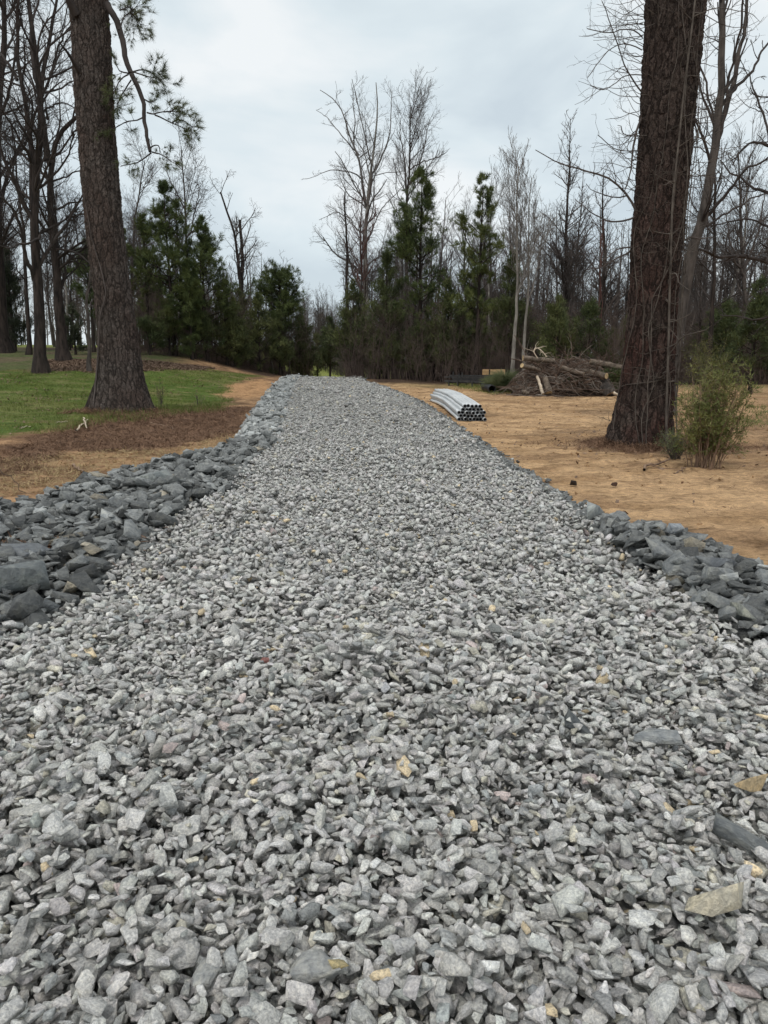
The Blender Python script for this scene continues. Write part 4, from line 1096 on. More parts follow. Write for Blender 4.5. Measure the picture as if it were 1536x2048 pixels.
bare('oak_tree', 'gnarled bare oak off the right edge with limbs sweeping into view', 58,
     [ST([(1640, 800), (1630, 650), (1615, 500), (1600, 330), (1580, 180)], 25, .26, .07, True), ST([(1616, 520), (1570, 530), (1500, 506), (1450, 512), (1405, 498), (1385, 500)], 25, .09, .03, dd=-2.5),
      ST([(1605, 420), (1550, 400), (1500, 370), (1470, 350), (1440, 320)], 25, .08, .02, dd=1), ST([(1600, 340), (1550, 300), (1500, 290), (1465, 330)], 25, .07, .02, dd=-1), ST([(1620, 600), (1560, 620), (1500, 640), (1440, 630)], 25, .06, .02, dd=2),
      ST([(1600, 350), (1540, 260), (1520, 200), (1500, 150)], 25, .06, .02, dd=2), ST([(1612, 480), (1560, 460), (1490, 440), (1420, 452)], 25, .05, .02, dd=1)],
     gnar, 'bark_dark', 'twig_dark', main=1)
bare('bare_tree', 'grey bare tree with a broad crown near the right edge', 59,
     [ST([(1500, 770), (1496, 660), (1488, 560), (1486, 470), (1480, 380), (1476, 300)], 36, .16, .03, True), ST([(1488, 540), (1520, 460), (1530, 380)], 36, .07, .02), ST([(1490, 560), (1460, 480), (1452, 420)], 36, .06, .02)],
     scaled(BARE, t0=[.3, .1, .1, .1]), 'bark_mid', 'twig', main=1)
bare('bare_sapling', 'thin pale sapling standing alone on the leaf litter behind the grass', 60,
     [ST([(180, 748), (181, 660), (180, 600), (183, 520)], 30.5, .085, .03, True)], scaled(BARE, cnt=[per_m(1.2), per_m(2), per_m(2), per_m(2)]), 'bark_mid', 'twig', main=1)

# --- pines and cedars one can tell apart
conif_obj('pine_tree', 'tallest bright green pine of the left woods', 70, 350, 362, 40, 92, start=.14, dens=1.25, needles=14)
conif_obj('pine_tree', 'slim open pine between the big grey pine and the tallest left pine', 71, 301, 428, 41, 52, start=.3, dens=1.0)
conif_obj('pine_tree', 'broad green pine right of the tallest left pine', 72, 415, 440, 41, 92, start=.12, dens=1.2, needles=14)
conif_obj('pine_tree', 'small rounded pine at the right end of the left woods', 73, 562, 553, 47, 60, 'round', start=.45, dens=1.4)
conif_obj('pine_tree', 'green pine partly hidden behind the trunk of the big grey pine', 74, 188, 478, 40, 60, start=.35, dens=1.2)
conif_obj('pine_tree', 'dark pine in front of the egg shaped bare tree', 75, 838, 333, 39.5, 100, start=.2, dens=1.05, needles=11)
conif_obj('pine_tree', 'pointed dark pine left of the pale pair of bare trees', 76, 951, 348, 37, 82, start=.25, dens=1.0, needles=12)
conif_obj('pine_tree', 'short pine behind the right flank of the big grey pine', 77, 262, 455, 44, 46, start=.3, needles=13)
conif_obj('pine_tree', 'low green pine joining the two tall left pines', 78, 385, 520, 39.5, 56, start=.1, dens=1.6, needles=14)
ced = [(603, 612, 50, 44, 'narrow dark cedar nearest the driveway gap on the left'), (520, 590, 44, 56, 'dense cedar below the twin stemmed bare tree'), (455, 560, 42, 64, 'broad cedar at the foot of the left pines'),
       (660, 632, 56, 42, 'small cedar at the near side of the driveway gap on the right'), (708, 560, 41, 58, 'olive cedar beneath the tall pale tree'), (775, 500, 40, 66, 'large dark cedar under the dark pine'),
       (1018, 500, 37, 56, 'dark cedar directly behind the pale pair of bare trees'), (895, 560, 39, 54, 'cedar filling the gap between the two right pines'), (1110, 590, 34.5, 62, 'green cedar behind the brush pile'),
       (1175, 600, 36, 60, 'cedar just left of the big vine wrapped pine'), (1500, 560, 29, 60, 'dark cedar by the right edge behind the leafy bush'), (1440, 600, 34, 55, 'dull green cedar behind the leaning forked tree'),
       (30, 500, 42, 55, 'dark evergreen between the trunks at far left'), (152, 612, 38, 34, 'low dark cedar between the two left bare trunks'), (560, 620, 45.5, 44, 'bushy cedar in front of the small rounded pine'),
       (340, 600, 39.5, 54, 'cedar under the tallest left pine'), (635, 668, 60, 34, 'farthest cedar low in the driveway gap'), (1060, 640, 42, 42, 'low cedar right of the pale pair of bare trees')]
mm_ = ['cedar'] * len(ced); mm_[12] = 'leaf_dull'; mm_[13] = 'leaf_dull'
for i, (px, pt, d, hw, lb) in enumerate(ced):
    conif_obj('cedar_tree', lb, 90 + i, px, pt, d, hw, 'cedar', start=.04 if px < 640 else .2, dens=.95 if d > 35 else .9, needles=8, mf=mm_[i])

# --- repeats in the woods: four bare kinds and a cedar, copied tree by tree
protos = []
for k_, (h_, sd_, mt_, mc_) in enumerate([(13, 1, 'bark_mid', 'twig'), (11, 2, 'bark_dark', 'twig_dark'), (15, 3, 'bark_mid', 'twig'), (9, 4, 'bark_pale', 'twig'), (12, 5, 'bark_dark', 'twig')]):
    rg = rs(300 + sd_); n = 16; t_ = np.linspace(0, 1, n)
    P = np.stack([.3 * vn(t_ * 3, t_ * 0, seed=sd_), .3 * vn(t_ * 3, t_ * 0 + 5, seed=sd_), t_ * h_ - .12], 1); R = (.012 * h_) * (1 - .9 * t_)
    sp = scaled([BARE, cone, oval, FAN, BARE][k_], rmin=[.012, .008, .006, .005]); sp[0]['t0'] = .3; sp[3]['cnt'] = per_m(3.5)
    protos.append((h_, P, R, sp, mt_, mc_, rg))
grp = {'r': 'bare trees in the woods right of the driveway', 'l': 'bare trees in the woods left of the driveway', 'p': 'thin trunks beyond the grass at far left', 'g': 'far trees in the gap beyond the driveway crest'}
lbl = {'r': 'slender bare grey tree crowded in the right woods behind the sandy clearing', 'l': 'slender bare tree among the evergreens of the left woods',
       'p': 'thin dark trunk standing between the grass and the far field', 'g': 'hazy grey bare tree closing the gap beyond the driveway crest'}
made = {}
rg = rs(500); spots = []
for i in range(50): px_ = rg.uniform(690, 1700); spots.append(('r', px_, rg.uniform(44.5, 60) if px_ < 1300 else rg.uniform(34, 56)))
for i in range(26): spots.append(('l', rg.uniform(230, 590), rg.uniform(44, 60)))
for i in range(18): spots.append(('p', rg.uniform(-120, 235), rg.uniform(42, 56)))
for i in range(16): spots.append(('g', rg.uniform(600, 705), rg.uniform(88, 115)))
for i, (z_, px, d) in enumerate(spots):
    d = float(d)
    k_ = rg.randint(5); b = base_xy(px, d)
    hgt = {'r': rg.uniform(7, 11.5), 'l': (rg.uniform(6, 10) if px < 400 else rg.uniform(4.0, 5.6)), 'p': rg.uniform(7, 11), 'g': rg.uniform(6.5, 9.5)}[z_]
    if k_ not in made:
        h_, P, R, sp, mt_, mc_, r_ = protos[k_]
        cr = [tubes(p, r, k) for p, r, k in twigs(r_, P[None], R[None], sp, (4, 3, 3, 3))]
        e_ = tree_obj('bare_tree', lbl[z_], 'tree', np.zeros(3), tubes(P, R, 7), merge(cr), M[mt_], M[mc_], grp[z_])
        e_.location = tuple(b); s_ = hgt / h_; e_.scale = (s_, s_, s_); made[k_] = (e_, h_)
    else:
        src, h_ = made[k_]; s_ = hgt / h_
        copy_tree(src, tuple(b), (s_ * rg.uniform(.75, 1.05), s_), rg.uniform(0, 6.3), lbl[z_], grp[z_])
lowl = [(300, 640, 38.6, 60), (392, 600, 40.3, 66), (470, 640, 42.2, 60), (600, 668, 49, 44)]
for i, (px, pt, d, hw) in enumerate(lowl):
    conif_obj('cedar_tree', ['low spreading cedar nearest the grass behind the grey pine', 'rounded cedar between the two tall left pines', 'low cedar at the left edge of the woods past the leaf litter', 'low cedar hugging the driveway crest on the left'][i], 130 + i, px, pt, d, hw, 'cedar', start=.03, needles=8)
csrc = [o for o in COL.objects if o.name.startswith('cedar_tree') and o.parent is None]
for i in range(34):
    side = 'r' if i < 20 else 'l'
    px, d = (rg.uniform(680, 1640), rg.uniform(39, 54)) if side == 'r' else (rg.uniform(240, 610), rg.uniform(47, 62))
    b = base_xy(px, d); s_ = rg.uniform(.55, 1.0)
    copy_tree(csrc[rg.randint(12)], tuple(b), (s_ * 1.1, s_), rg.uniform(0, 6.3), {'r': 'dark cedar deep in the right woods behind bare trunks', 'l': 'dark cedar deep in the left woods behind the pines'}[side], {'r': 'cedars deep in the right woods', 'l': 'cedars deep in the left woods'}[side])

for i in range(22):
    px = rg.uniform(650, 1240) if i < 16 else rg.uniform(1400, 1640); d = np.interp(px, [650, 820, 1000, 1300], [41, 38, 36, 34.6]) + rg.uniform(0, 2.5); b = base_xy(px, d); s_ = rg.uniform(.34, .66)
    copy_tree(csrc[rg.randint(12)], tuple(b), (s_ * 1.35, s_), rg.uniform(0, 6.3), 'small olive green cedar at the front edge of the right woods', 'small cedars along the front edge of the right woods')
# --- far-off wood and the brown thicket along its edge
rg = rs(600); n = 8; t_ = np.linspace(0, 1, n)
K = 760; px = np.where(rg.rand(K) < .3, rg.uniform(700, 1600, K), rg.uniform(-500, 2050, K)); d = rg.uniform(56, 125, K)
gap = (px > 590) & (px < 705); d = np.where(gap, rg.uniform(95, 130, K), d)
far_l = (px < 235) & (d < 66); d = np.where(px < 235, rg.uniform(75, 120, K), d)
B_ = np.array([base_xy(a, b_) for a, b_ in zip(px, d)]); hh_ = (6 + 7 * rg.rand(K) ** 1.5) * np.where(gap, .68, 1) * np.where((px > 235) & (px < 590), .72, 1)
P = B_[:, None] + np.stack([rg.randn(K)[:, None] * .5 * t_, rg.randn(K)[:, None] * .5 * t_, hh_[:, None] * t_], -1)
R = (hh_ * .010)[:, None] * (1 - .85 * t_)
fw = [tubes(P, R, 4)]
q, qr = grow(rg, P, R, per_m(2.2), t0=.15, ang=(30, 60), ln=(.2, .38), fall=.6, up=.08, wig=.15, n=6, rmin=.016)
q2, qr2 = grow(rg, q, qr, per_m(1.9), t0=.15, ang=(25, 60), ln=(.4, .65), fall=.4, up=.06, wig=.2, n=4, rmin=.011)
q3, qr3 = grow(rg, q2, qr2, per_m(2.2), t0=.15, ang=(25, 60), ln=(.4, .7), fall=.4, up=.05, wig=.2, n=3, rmin=.009)
V, Fc = merge(fw + [tubes(q, qr, 3), tubes(q2, qr2, 3), tubes(q3, qr3, 3)])
add('far_wood', mesh_np('far_wood', V, Fc, False), M['twig'], kind='stuff', label='far grey mass of bare woodland behind everything')
print('far wood', len(V))

def thicket(name, label, seed, K, pxr, dfun, hr, mat_, rad=(.006, .016), kids=3.0):
    rg = rs(seed); px = rg.uniform(*pxr, K); d = dfun(rg, px, K)
    B_ = np.array([base_xy(a, b_) for a, b_ in zip(px, d)]); hh_ = hr[0] + (hr[1] - hr[0]) * rg.rand(K) ** 1.6
    n = 6; t_ = np.linspace(0, 1, n); wv = np.cumsum(rg.randn(K, n, 2) * .05, axis=1)
    P = np.empty((K, n, 3)); P[:, :, 0] = B_[:, 0:1] + rg.randn(K)[:, None] * .28 * t_ * hh_[:, None] * .5 + wv[..., 0]; P[:, :, 1] = B_[:, 1:2] + wv[..., 1] + rg.randn(K)[:, None] * .2 * t_
    P[:, :, 2] = B_[:, 2:3] + hh_[:, None] * t_ - .05
    R = rg.uniform(rad[0], rad[1], K)[:, None] * (1 - .7 * t_)
    q, qr = grow(rg, P, R, per_m(kids), t0=.15, ang=(25, 65), ln=(.18, .4), fall=.4, up=.06, wig=.22, n=5, rmin=.005, lmin=.2)
    q2, qr2 = grow(rg, q, qr, per_m(2.4), t0=.15, ang=(25, 65), ln=(.35, .6), fall=.4, up=.04, wig=.22, n=4, rmin=.004, lmin=.15)
    V, Fc = merge([tubes(P, R, 3), tubes(q, qr, 3), tubes(q2, qr2, 3)])
    add(name, mesh_np(name, V, Fc, False), mat_, kind='stuff', label=label)
    print(name, len(V))
thicket('undergrowth', 'brown leafless thicket along the edge of the right woods', 610, 3300, (690, 1750), lambda r, px, K: np.interp(px, [690, 820, 1000, 1300], [38.5, 36.8, 35.2, 34.5]) + 13 * r.rand(K) ** 1.5, (1.0, 4.0), M['brush_brown'])
thicket('undergrowth', 'dark leafless thicket along the edge of the left woods', 611, 1300, (270, 625), lambda r, px, K: np.interp(px, [270, 450, 620], [38, 41, 48]) + 11 * r.rand(K), (1.0, 4.2), M['brush_brown'])
thicket('undergrowth', 'grey scrub beyond the driveway crest in the gap', 612, 500, (590, 720), lambda r, px, K: 84 + 20 * r.rand(K), (2, 6.5), M['twig'], (.015, .03), 2.0)
# ------------------------------------------------------------------ ground cover
def in_zone(rg, poly, n, amp=(.25, .35), pad=.0, dens=None):
    lo, hi = poly.min(0) - .3, poly.max(0) + .3
    x = rg.uniform(lo[0], hi[0], n); y = rg.uniform(lo[1], hi[1], n)
    qx = x + 2 * amp[0] * fbm(x * 1.1, y * 1.1, seed=31); qy = y + 2 * amp[1] * fbm(x * 1.1, y * 1.1, seed=32)
    ok = (sdist(qx, qy, poly) > pad - .25 * rg.rand(n)) & inview(x, y, 60) & (sdist(x, y, ROAD) < 0)
    x, y = x[ok], y[ok]
    if dens is not None:
        k_ = rg.rand(len(x)) < dens(x, y); x, y = x[k_], y[k_]
    return x, y
def blades(rg, x, y, h, wd, lean=.5):
    n = len(x); b = np.stack([x, y, H(x, y) - .005], 1); a = rg.rand(n) * 6.283
    s = np.stack([np.cos(a), np.sin(a), 0 * a], 1) * wd / 2
    t_ = np.stack([rg.randn(n) * lean * h, rg.randn(n) * lean * h, h], 1)
    V = np.stack([b - s, b + s, b + t_], 1).reshape(-1, 3); return V, [np.arange(3 * n).reshape(-1, 3)]
def flakes(rg, x, y, ln, wd, z0=.012, tilt=.35):
    n = len(x); a = rg.rand(n) * 6.283; b = np.stack([x, y, H(x, y) + z0 + .018 * rg.rand(n)], 1)
    u = np.stack([np.cos(a), np.sin(a), rg.randn(n) * tilt], 1) * (ln / 2)[:, None]; v = np.stack([-np.sin(a), np.cos(a), rg.randn(n) * tilt], 1) * (wd / 2)[:, None]
    V = np.stack([b - u, b + v, b + u, b - v], 1).reshape(-1, 3); return V, [np.arange(4 * n).reshape(-1, 4)]
def stuff(name, VF, mat_, label):
    V, Fc = VF; print(name, len(V)); return add(name, mesh_np(name, V, Fc, False), mat_, kind='stuff', label=label)

rg = rs(700)
x, y = in_zone(rg, GRASS1, 330000, dens=lambda x, y: np.clip(.5 + 1.1 * fbm(x * 1.3, y * 1.3, seed=71), .05, 1) * (1 - .75 * sst(.12, .5, fbm(x * 1.7, y * 2.1, seed=78))) * np.where((x < -6.5) & (y < 21.5), .55, 1))
h = rg.uniform(.03, .075, len(x)) * (1 + .8 * sst(.1, .6, fbm(x * .8, y * .8, seed=73)))
stuff('grass', blades(rg, x, y, h, .012), M['grassblade'], 'short green spring grass on the left slope')
x, y = in_zone(rg, GP([(180, 832), (300, 818), (440, 812), (445, 822), (330, 832), (180, 850), (90, 868)]), 9000)
stuff('grass', blades(rg, x, y, rg.uniform(.08, .20, len(x)), .010, .35), M['grassblade'], 'taller ragged grass around the foot of the big grey pine')
x, y = in_zone(rg, DKSTRAW, 60000)
stuff('pine_straw', flakes(rg, x, y, rg.uniform(.08, .24, len(x)), np.full(len(x), .007), .01, .45), M['straw'], 'brown pine straw raked around the foot of the left pine')
ringL = np.array([[TREE_L[0] + .2 + 1.25 * math.cos(a), TREE_L[1] - .1 + 1.15 * math.sin(a)] for a in np.linspace(0, 2 * PI, 18)[:-1]])
x, y = in_zone(rg, ringL, 16000, (.5, .5))
V, Fc = flakes(rg, x, y, rg.uniform(.08, .22, len(x)), np.full(len(x), .008), .02, .6); rr_ = np.repeat(np.hypot(x - bL[0], y - bL[1]), 4); V[:, 2] += .13 * np.exp(-((rr_ - .6) / .28) ** 2) * np.repeat(rg.rand(len(x)), 4)
stuff('pine_straw', (V, Fc), M['straw'], 'loose pine straw heaped against the grey pine trunk')
a_ = rg.rand(9000) * 6.28; r_ = rg.normal(.68, .16, 9000); x, y = bR[0] - .05 + r_ * np.cos(a_), bR[1] + r_ * np.sin(a_)
V, Fc = flakes(rg, x, y, rg.uniform(.05, .18, 9000), np.full(9000, .007), .01, .6); rr_ = np.repeat(r_, 4); V[:, 2] += .10 * np.exp(-((rr_ - .55) / .2) ** 2) * np.repeat(rg.rand(9000), 4)
stuff('bark_litter', (V, Fc), M['straw'], 'brown needles and bark flakes heaped against the red pine trunk')
x, y = in_zone(rg, GRASS1, 30000, dens=lambda x, y: np.clip(fbm(x * .8, y * .8, seed=79), 0, 1) + .04)
stuff('leaf_litter', flakes(rg, x, y, rg.uniform(.03, .09, len(x)), rg.uniform(.02, .05, len(x)), .03, .5), M['leaflitter'], 'stray dead leaves dotted over the green grass')
x, y = in_zone(rg, LITTER, 60000)
stuff('leaf_litter', flakes(rg, x, y, rg.uniform(.05, .11, len(x)), rg.uniform(.04, .07, len(x)), .01, .4), M['leaflitter'], 'fallen brown leaves on the rise under the left trees')
TANP = GP([(-60, 1005), (-60, 930), (100, 915), (250, 905), (400, 890), (490, 865), (470, 885), (420, 902), (330, 920), (180, 955), (90, 985)])
x, y = in_zone(rg, TANP, 16000)
stuff('dry_straw', flakes(rg, x, y, rg.uniform(.05, .20, len(x)), np.full(len(x), .006), .01, .4), M['drygrass'], 'dry tan straw strewn along the left rock bank')
ringR = np.array([[TREE_R[0] + .35 + 2.1 * math.cos(a), TREE_R[1] + 1.25 * math.sin(a)] for a in np.linspace(0, 2 * PI, 18)[:-1]])
x, y = in_zone(rg, ringR, 30000, (.6, .6), -.2, dens=lambda x, y: np.clip(1.15 - np.hypot((x - TREE_R[0] - .5) / 2.0, (y - TREE_R[1]) / 1.2) + .5 * fbm(x * 1.5, y * 1.5, seed=88), 0, 1) ** 1.3)
stuff('pine_straw', flakes(rg, x, y, rg.uniform(.06, .2, len(x)), np.full(len(x), .007), .012, .5), M['straw'], 'brown straw and bark litter round the right pine and bush')
SANDP = np.array([[.9, 7], [9, 4], [14, 33], [0, 33.5], [0, 22], [1.5, 12]])
x, y = in_zone(rg, SANDP, 60000, dens=lambda x, y: np.clip(.25 + .9 * fbm(x * .7, y * 1.6, seed=81), .03, 1))
stuff('dry_straw', flakes(rg, x, y, rg.uniform(.03, .12, len(x)), np.full(len(x), .006), .006, .25), M['straw'], 'scattered straw bits and bark crumbs on the sand')
x, y = in_zone(rg, SANDP, 9000, dens=lambda x, y: .12 + .5 * sst(4, 1, np.hypot(x - TREE_R[0], y - TREE_R[1])))
stuff('leaf_litter', flakes(rg, x, y, rg.uniform(.03, .09, len(x)), rg.uniform(.02, .045, len(x)), .01, .5), M['leaflitter'], 'stray dead leaves scattered over the sand')
# clods
x, y = in_zone(rg, SANDP, 30000, dens=lambda x, y: np.clip(.2 + .9 * fbm(x * .6, y * 1.2, seed=83), .03, 1)); x2, y2 = in_zone(rg, TANP, 2500); x = np.concatenate([x, x2]); y = np.concatenate([y, y2]); n = len(x)
V, Fc, _ = scatter(P_lo, np.stack([x, y, H(x, y)], 1), rotmats(rg.rand(n) * 6.28, rg.randn(n) * .5, rg.randn(n) * .5), .010 + .065 * rg.rand(n) ** 5, np.ones((n, 3)), rg)
M['sandclod'] = noise_mat('sandy_clods', (.20, .12, .06), (.40, .25, .13), 5, bstr=0)
stuff('soil_crumbs', (V, [Fc]), M['sandclod'], 'small crumbs and clods of sandy soil on the graded ground')
x, y = in_zone(rg, GP([(900, 768), (1000, 772), (1060, 786), (1000, 790), (930, 778)]), 5000)
stuff('grass', blades(rg, x, y, rg.uniform(.05, .16, len(x)), .014), M['grassblade'], 'sparse weeds along the far edge of the sand')
x, y = in_zone(rg, np.array([[7.5, 17], [14, 15], [16, 24], [9, 24]]), 14000, dens=lambda x, y: np.clip(.3 + fbm(x, y, seed=84), 0, 1))
stuff('grass', blades(rg, x, y, rg.uniform(.05, .16, len(x)), .014), M['grassblade'], 'thin yellow green weeds behind the leafy bush at right')
for k_, (p_, lb) in enumerate((((40, 1120), 'dead leaves and straw caught among the left bank rocks'),)):
    c_ = G(*p_); n = 900; x = c_[0] + rg.randn(n) * .35; y = c_[1] + rg.randn(n) * .35
    V, Fc = flakes(rg, x, y, rg.uniform(.04, .14, n), rg.uniform(.006, .03, n), .08, .4); stuff('dry_straw', (V, Fc), M['straw'], lb)

def sticks(name, label, pts, r, mat_, z=.02, n=12, wob=.01, seed=1, kids=0, group=None):
    rg = rs(seed); P = np.array([G(*p) for p in pts]); P[:, 2] += z + r
    P = resample(P, n); P[1:-1] += rg.randn(n - 2, 3) * wob; P[:, 2] = np.maximum(P[:, 2], H(P[:, 0], P[:, 1]) + r * .6)
    R = np.linspace(r, r * .5, n); L_ = [tubes(P, R, 6)]
    if kids:
        q, qr = grow(rg, P[None], R[None], kids, t0=.3, ang=(30, 60), ln=(.2, .5), fall=.2, up=.03, wig=.15, n=6, rmin=.003); q[..., 2] = np.maximum(q[..., 2], H(q[..., 0], q[..., 1]) + .01); L_.append(tubes(q, qr, 4))
    V, Fc = merge(L_); b = P[0]
    return add(name, mesh_np(name, local(V, b), Fc, True), mat_, loc=tuple(b), label=label, cat='stick', group=group)
M['pale_wood'] = noise_mat('bleached_wood', (.42, .34, .25), (.66, .56, .44), 6, bstr=.3)
M['brown_wood'] = noise_mat('weathered_stick', (.13, .085, .06), (.28, .19, .13), 6, bstr=.3)
sticks('stick', 'bleached forked stick lying in the straw left of the grey pine', [(152, 868), (162, 860), (170, 852), (176, 846)], .020, M['pale_wood'], .06, seed=2)
sticks('stick', 'pale splintered wood leaning beside the bleached forked stick', [(168, 846), (171, 856), (175, 868)], .016, M['pale_wood'], .10, seed=3)
sticks('stick', 'long thin brown branch in the straw right of the grey pine', [(300, 848), (325, 853), (350, 862)], .014, M['brown_wood'], .02, kids=3, seed=4)
sticks('stick', 'pale broken stick resting on the edge of the left rock bank', [(146, 938), (158, 944), (168, 950)], .018, M['brown_wood'], .03, seed=5)
sticks('stick', 'short pale stick on the thin grass at far left', [(112, 848), (124, 846), (136, 845)], .013, M['pale_wood'], .01, seed=6)
sticks('stick', 'short bleached stick nearer the left edge of the grass', [(42, 858), (52, 856), (62, 855)], .013, M['pale_wood'], .01, seed=7)
sticks('stick', 'curved pale root lying at the foot of the red pine', [(1288, 945), (1292, 935), (1310, 936), (1330, 930), (1338, 922)], .020, M['brown_wood'], .02, kids=2, seed=8)
sticks('stick', 'thin dark branch on the sand just beyond the right berm', [(1150, 1010), (1170, 1014), (1185, 1018), (1200, 1026)], .010, M['soil'], .005, seed=9)
sticks('stick', 'brown stick lying on the sand in front of the leafy bush', [(1348, 952), (1360, 946), (1370, 940)], .012, M['brown_wood'], .02, seed=10)
sticks('stick', 'upright dry stalk poking out of the left rock bank', [(205, 1010), (200, 992)], .008, M['drygrass'], .1, seed=11, n=6)
sticks('stick', 'thin dark twig lying over the left bank rocks', [(0, 975), (30, 1000), (55, 1030)], .007, M['soil'], .22, seed=12)

# ------------------------------------------------------------------ bundle of pipes
M['pipe'] = noise_mat('pale_grey_plastic', (.55, .57, .58), (.68, .69, .69), 2.5, rough=.38, bstr=0, spec=.5)
M['pipe_in'] = noise_mat('dark_pipe_bore', (.012, .013, .015), (.03, .032, .035), 3, rough=.6, bstr=0)
def pipe_mesh(P, ro, ri, k=16, depth=.5):
    n = len(P); V1, F1 = tubes(P, np.full(n, ro), k); V2, F2 = tubes(P, np.full(n, ri), k)
    f2 = F2[0][:, ::-1] + len(V1); ring = []
    for i0 in (0, (n - 1) * k):
        a = np.arange(k) + i0; b = (np.arange(k) + 1) % k + i0
        q = np.stack([a, b, b + len(V1), a + len(V1)], 1); ring.append(q if i0 else q[:, ::-1])
    Fq = np.vstack([F1[0]] + ring + [f2]); mi = np.r_[np.zeros(len(F1[0])), np.full(2 * k, 2), np.ones(len(f2))]
    me = mesh_np('pipe', np.vstack([V1, V2]), [Fq], True, mat_idx=mi)
    return me
M['pipe_rim'] = noise_mat('cut_pipe_rim', (.10, .11, .12), (.18, .19, .20), 8, rough=.5, bstr=0)
rg = rs(800)
nearC = G(944, 843); farC = G(884, 806); D_ = .089; rows_ = [8, 7, 8, 6, 5]
count = 0
for rI, nr in enumerate(rows_):
    for cI in range(nr):
        off_ = (cI - (nr - 1) / 2) * D_ + (rI % 2) * 0
        n = 16; t_ = np.linspace(0, 1, n)
        x = nearC[0] + (farC[0] + .02 - nearC[0]) * t_ + off_ * (1 - .05 * np.sin(PI * t_)) + .045 * np.sin(PI * t_) + rg.normal(0, .008)
        y = nearC[1] + .02 + (6.1) * t_ + rg.normal(0, .035)
        zz_ = H(x, y) + D_ * .55 + rI * D_ * .87 + .04 * np.sin(PI * t_) + .06 * t_ * 0
        zz_ += rg.normal(0, .004)
        P = np.stack([x, y, zz_], 1); b = P[0].copy()
        me = pipe_mesh(P - b, D_ * .5, D_ * .36)
        o = add('conduit_pipe', me, [M['pipe'], M['pipe_in'], M['pipe_rim']], loc=tuple(b), label='long pale grey plastic pipe in the curved bundle lying on the sand', cat='pipe', group='pipes stacked in the bundle on the sand')
        count += 1

# black corrugated drain pipe
A = G(962, 774); B = G(984, 787); v = (B - A); v[2] = 0; v /= np.linalg.norm(v); A2 = B - v * 2.6
n = 90; t_ = np.linspace(0, 1, n); P = A2[None] + (B - A2)[None] * t_[:, None]; P[:, 0] += -.10 * np.sin(PI * t_); P[:, 2] = H(P[:, 0], P[:, 1]) + .17
Rv = .15 + .008 * np.sin(t_ * 2 * PI * 30)
V1, F1 = tubes(P, Rv, 22); V2, F2 = tubes(P, Rv - .022, 22); k = 22; ring = []
for i0 in (0, (n - 1) * k):
    a = np.arange(k) + i0; b_ = (np.arange(k) + 1) % k + i0; ring.append(np.stack([a, b_, b_ + len(V1), a + len(V1)], 1))
M['blackplastic'] = noise_mat('black_corrugated_plastic', (.012, .013, .015), (.035, .036, .038), 4, rough=.45, bstr=0, spec=.4)
V = np.vstack([V1, V2]); b = P[-1].copy()
add('drain_pipe', mesh_np('drain_pipe', V - b, [np.vstack([F1[0], F2[0][:, ::-1] + len(V1)] + ring)], True), M['blackplastic'], loc=tuple(b), label='short black corrugated drain pipe lying at the far edge of the sand', cat='pipe')

# box helper
def boxVF(c_, s_, yaw=0, bev=.0):
    x, y, z_ = [v_ / 2 for v_ in s_]; V = np.array([[a, b_, d_] for a in (-x, x) for b_ in (-y, y) for d_ in (-z_, z_)])
    ca, sa = math.cos(yaw), math.sin(yaw); V = V @ np.array([[ca, sa, 0], [-sa, ca, 0], [0, 0, 1]]) + np.array(c_)
    return V, [np.array([[0, 1, 3, 2], [4, 6, 7, 5], [0, 4, 5, 1], [2, 3, 7, 6], [0, 2, 6, 4], [1, 5, 7, 3]])]
def bevelmesh(name, VFs, bev, mat_, parent, loc=(0, 0, 0)):
    bm = bmesh.new()
    for V, Fc in VFs:
        vs = [bm.verts.new(v_) for v_ in V]
        for f in Fc[0]: bm.faces.new([vs[i] for i in f])
    bmesh.ops.recalc_face_normals(bm, faces=bm.faces)
    bmesh.ops.bevel(bm, geom=bm.edges[:], offset=bev, segments=2, affect='EDGES')
    me = bpy.data.meshes.new(name); bm.to_mesh(me); bm.free()
    return add(name, me, mat_, parent, loc)
M['blacksteel'] = noise_mat('black_painted_steel', (.014, .014, .015), (.05, .048, .046), 5, rough=.45, bstr=.1, spec=.5)
L0 = base_xy(897, 34.2); L1 = base_xy(1012, 32.6); v = L1 - L0; Ln = float(np.linalg.norm(v[:2])); yaw = math.atan2(v[1], v[0]); mid = (L0 + L1) / 2
e_ = add('steel_rack', None, loc=tuple(mid), label='low black steel rack with long rails at the edge of the woods', cat='rack'); e_.rotation_euler = (0, 0, yaw)
for (yy, zz_, hh_) in ((-.35, .22, .09), (.35, .30, .09), (-.35, .40, .05), (.1, .46, .06)):
    bevelmesh('rail', [boxVF((0, yy, zz_), (Ln, .06, hh_))], .008, M['blacksteel'], e_)
for xx in (-Ln / 2 + .25, -Ln / 2 + .7, 0, Ln / 2 - .4):
    bevelmesh('crossbar', [boxVF((xx, 0, .155), (.07, .86, .05))], .006, M['blacksteel'], e_)
    for yy in (-.41, .41): bevelmesh('leg', [boxVF((xx, yy, .02), (.06, .05, .42))], .006, M['blacksteel'], e_)
for xx, hh_ in ((-Ln / 2 + .25, .34), (-Ln / 2 + .55, .26), (-Ln / 2 + .7, .30)):
    bevelmesh('upright', [boxVF((xx, -.02, .2 + hh_ / 2 + .1), (.05, .05, hh_))], .006, M['blacksteel'], e_)
M['tan_board'] = noise_mat('tan_cardboard', (.34, .22, .11), (.48, .33, .18), 2.5, bstr=.1)
bx = base_xy(988, 33.2)
e_ = add('cardboard_carton', None, loc=tuple(bx + np.array([0, .25, .50])), label='long tan cardboard carton resting on the black steel rack', cat='carton'); e_.rotation_euler = (0, 0, -.12)
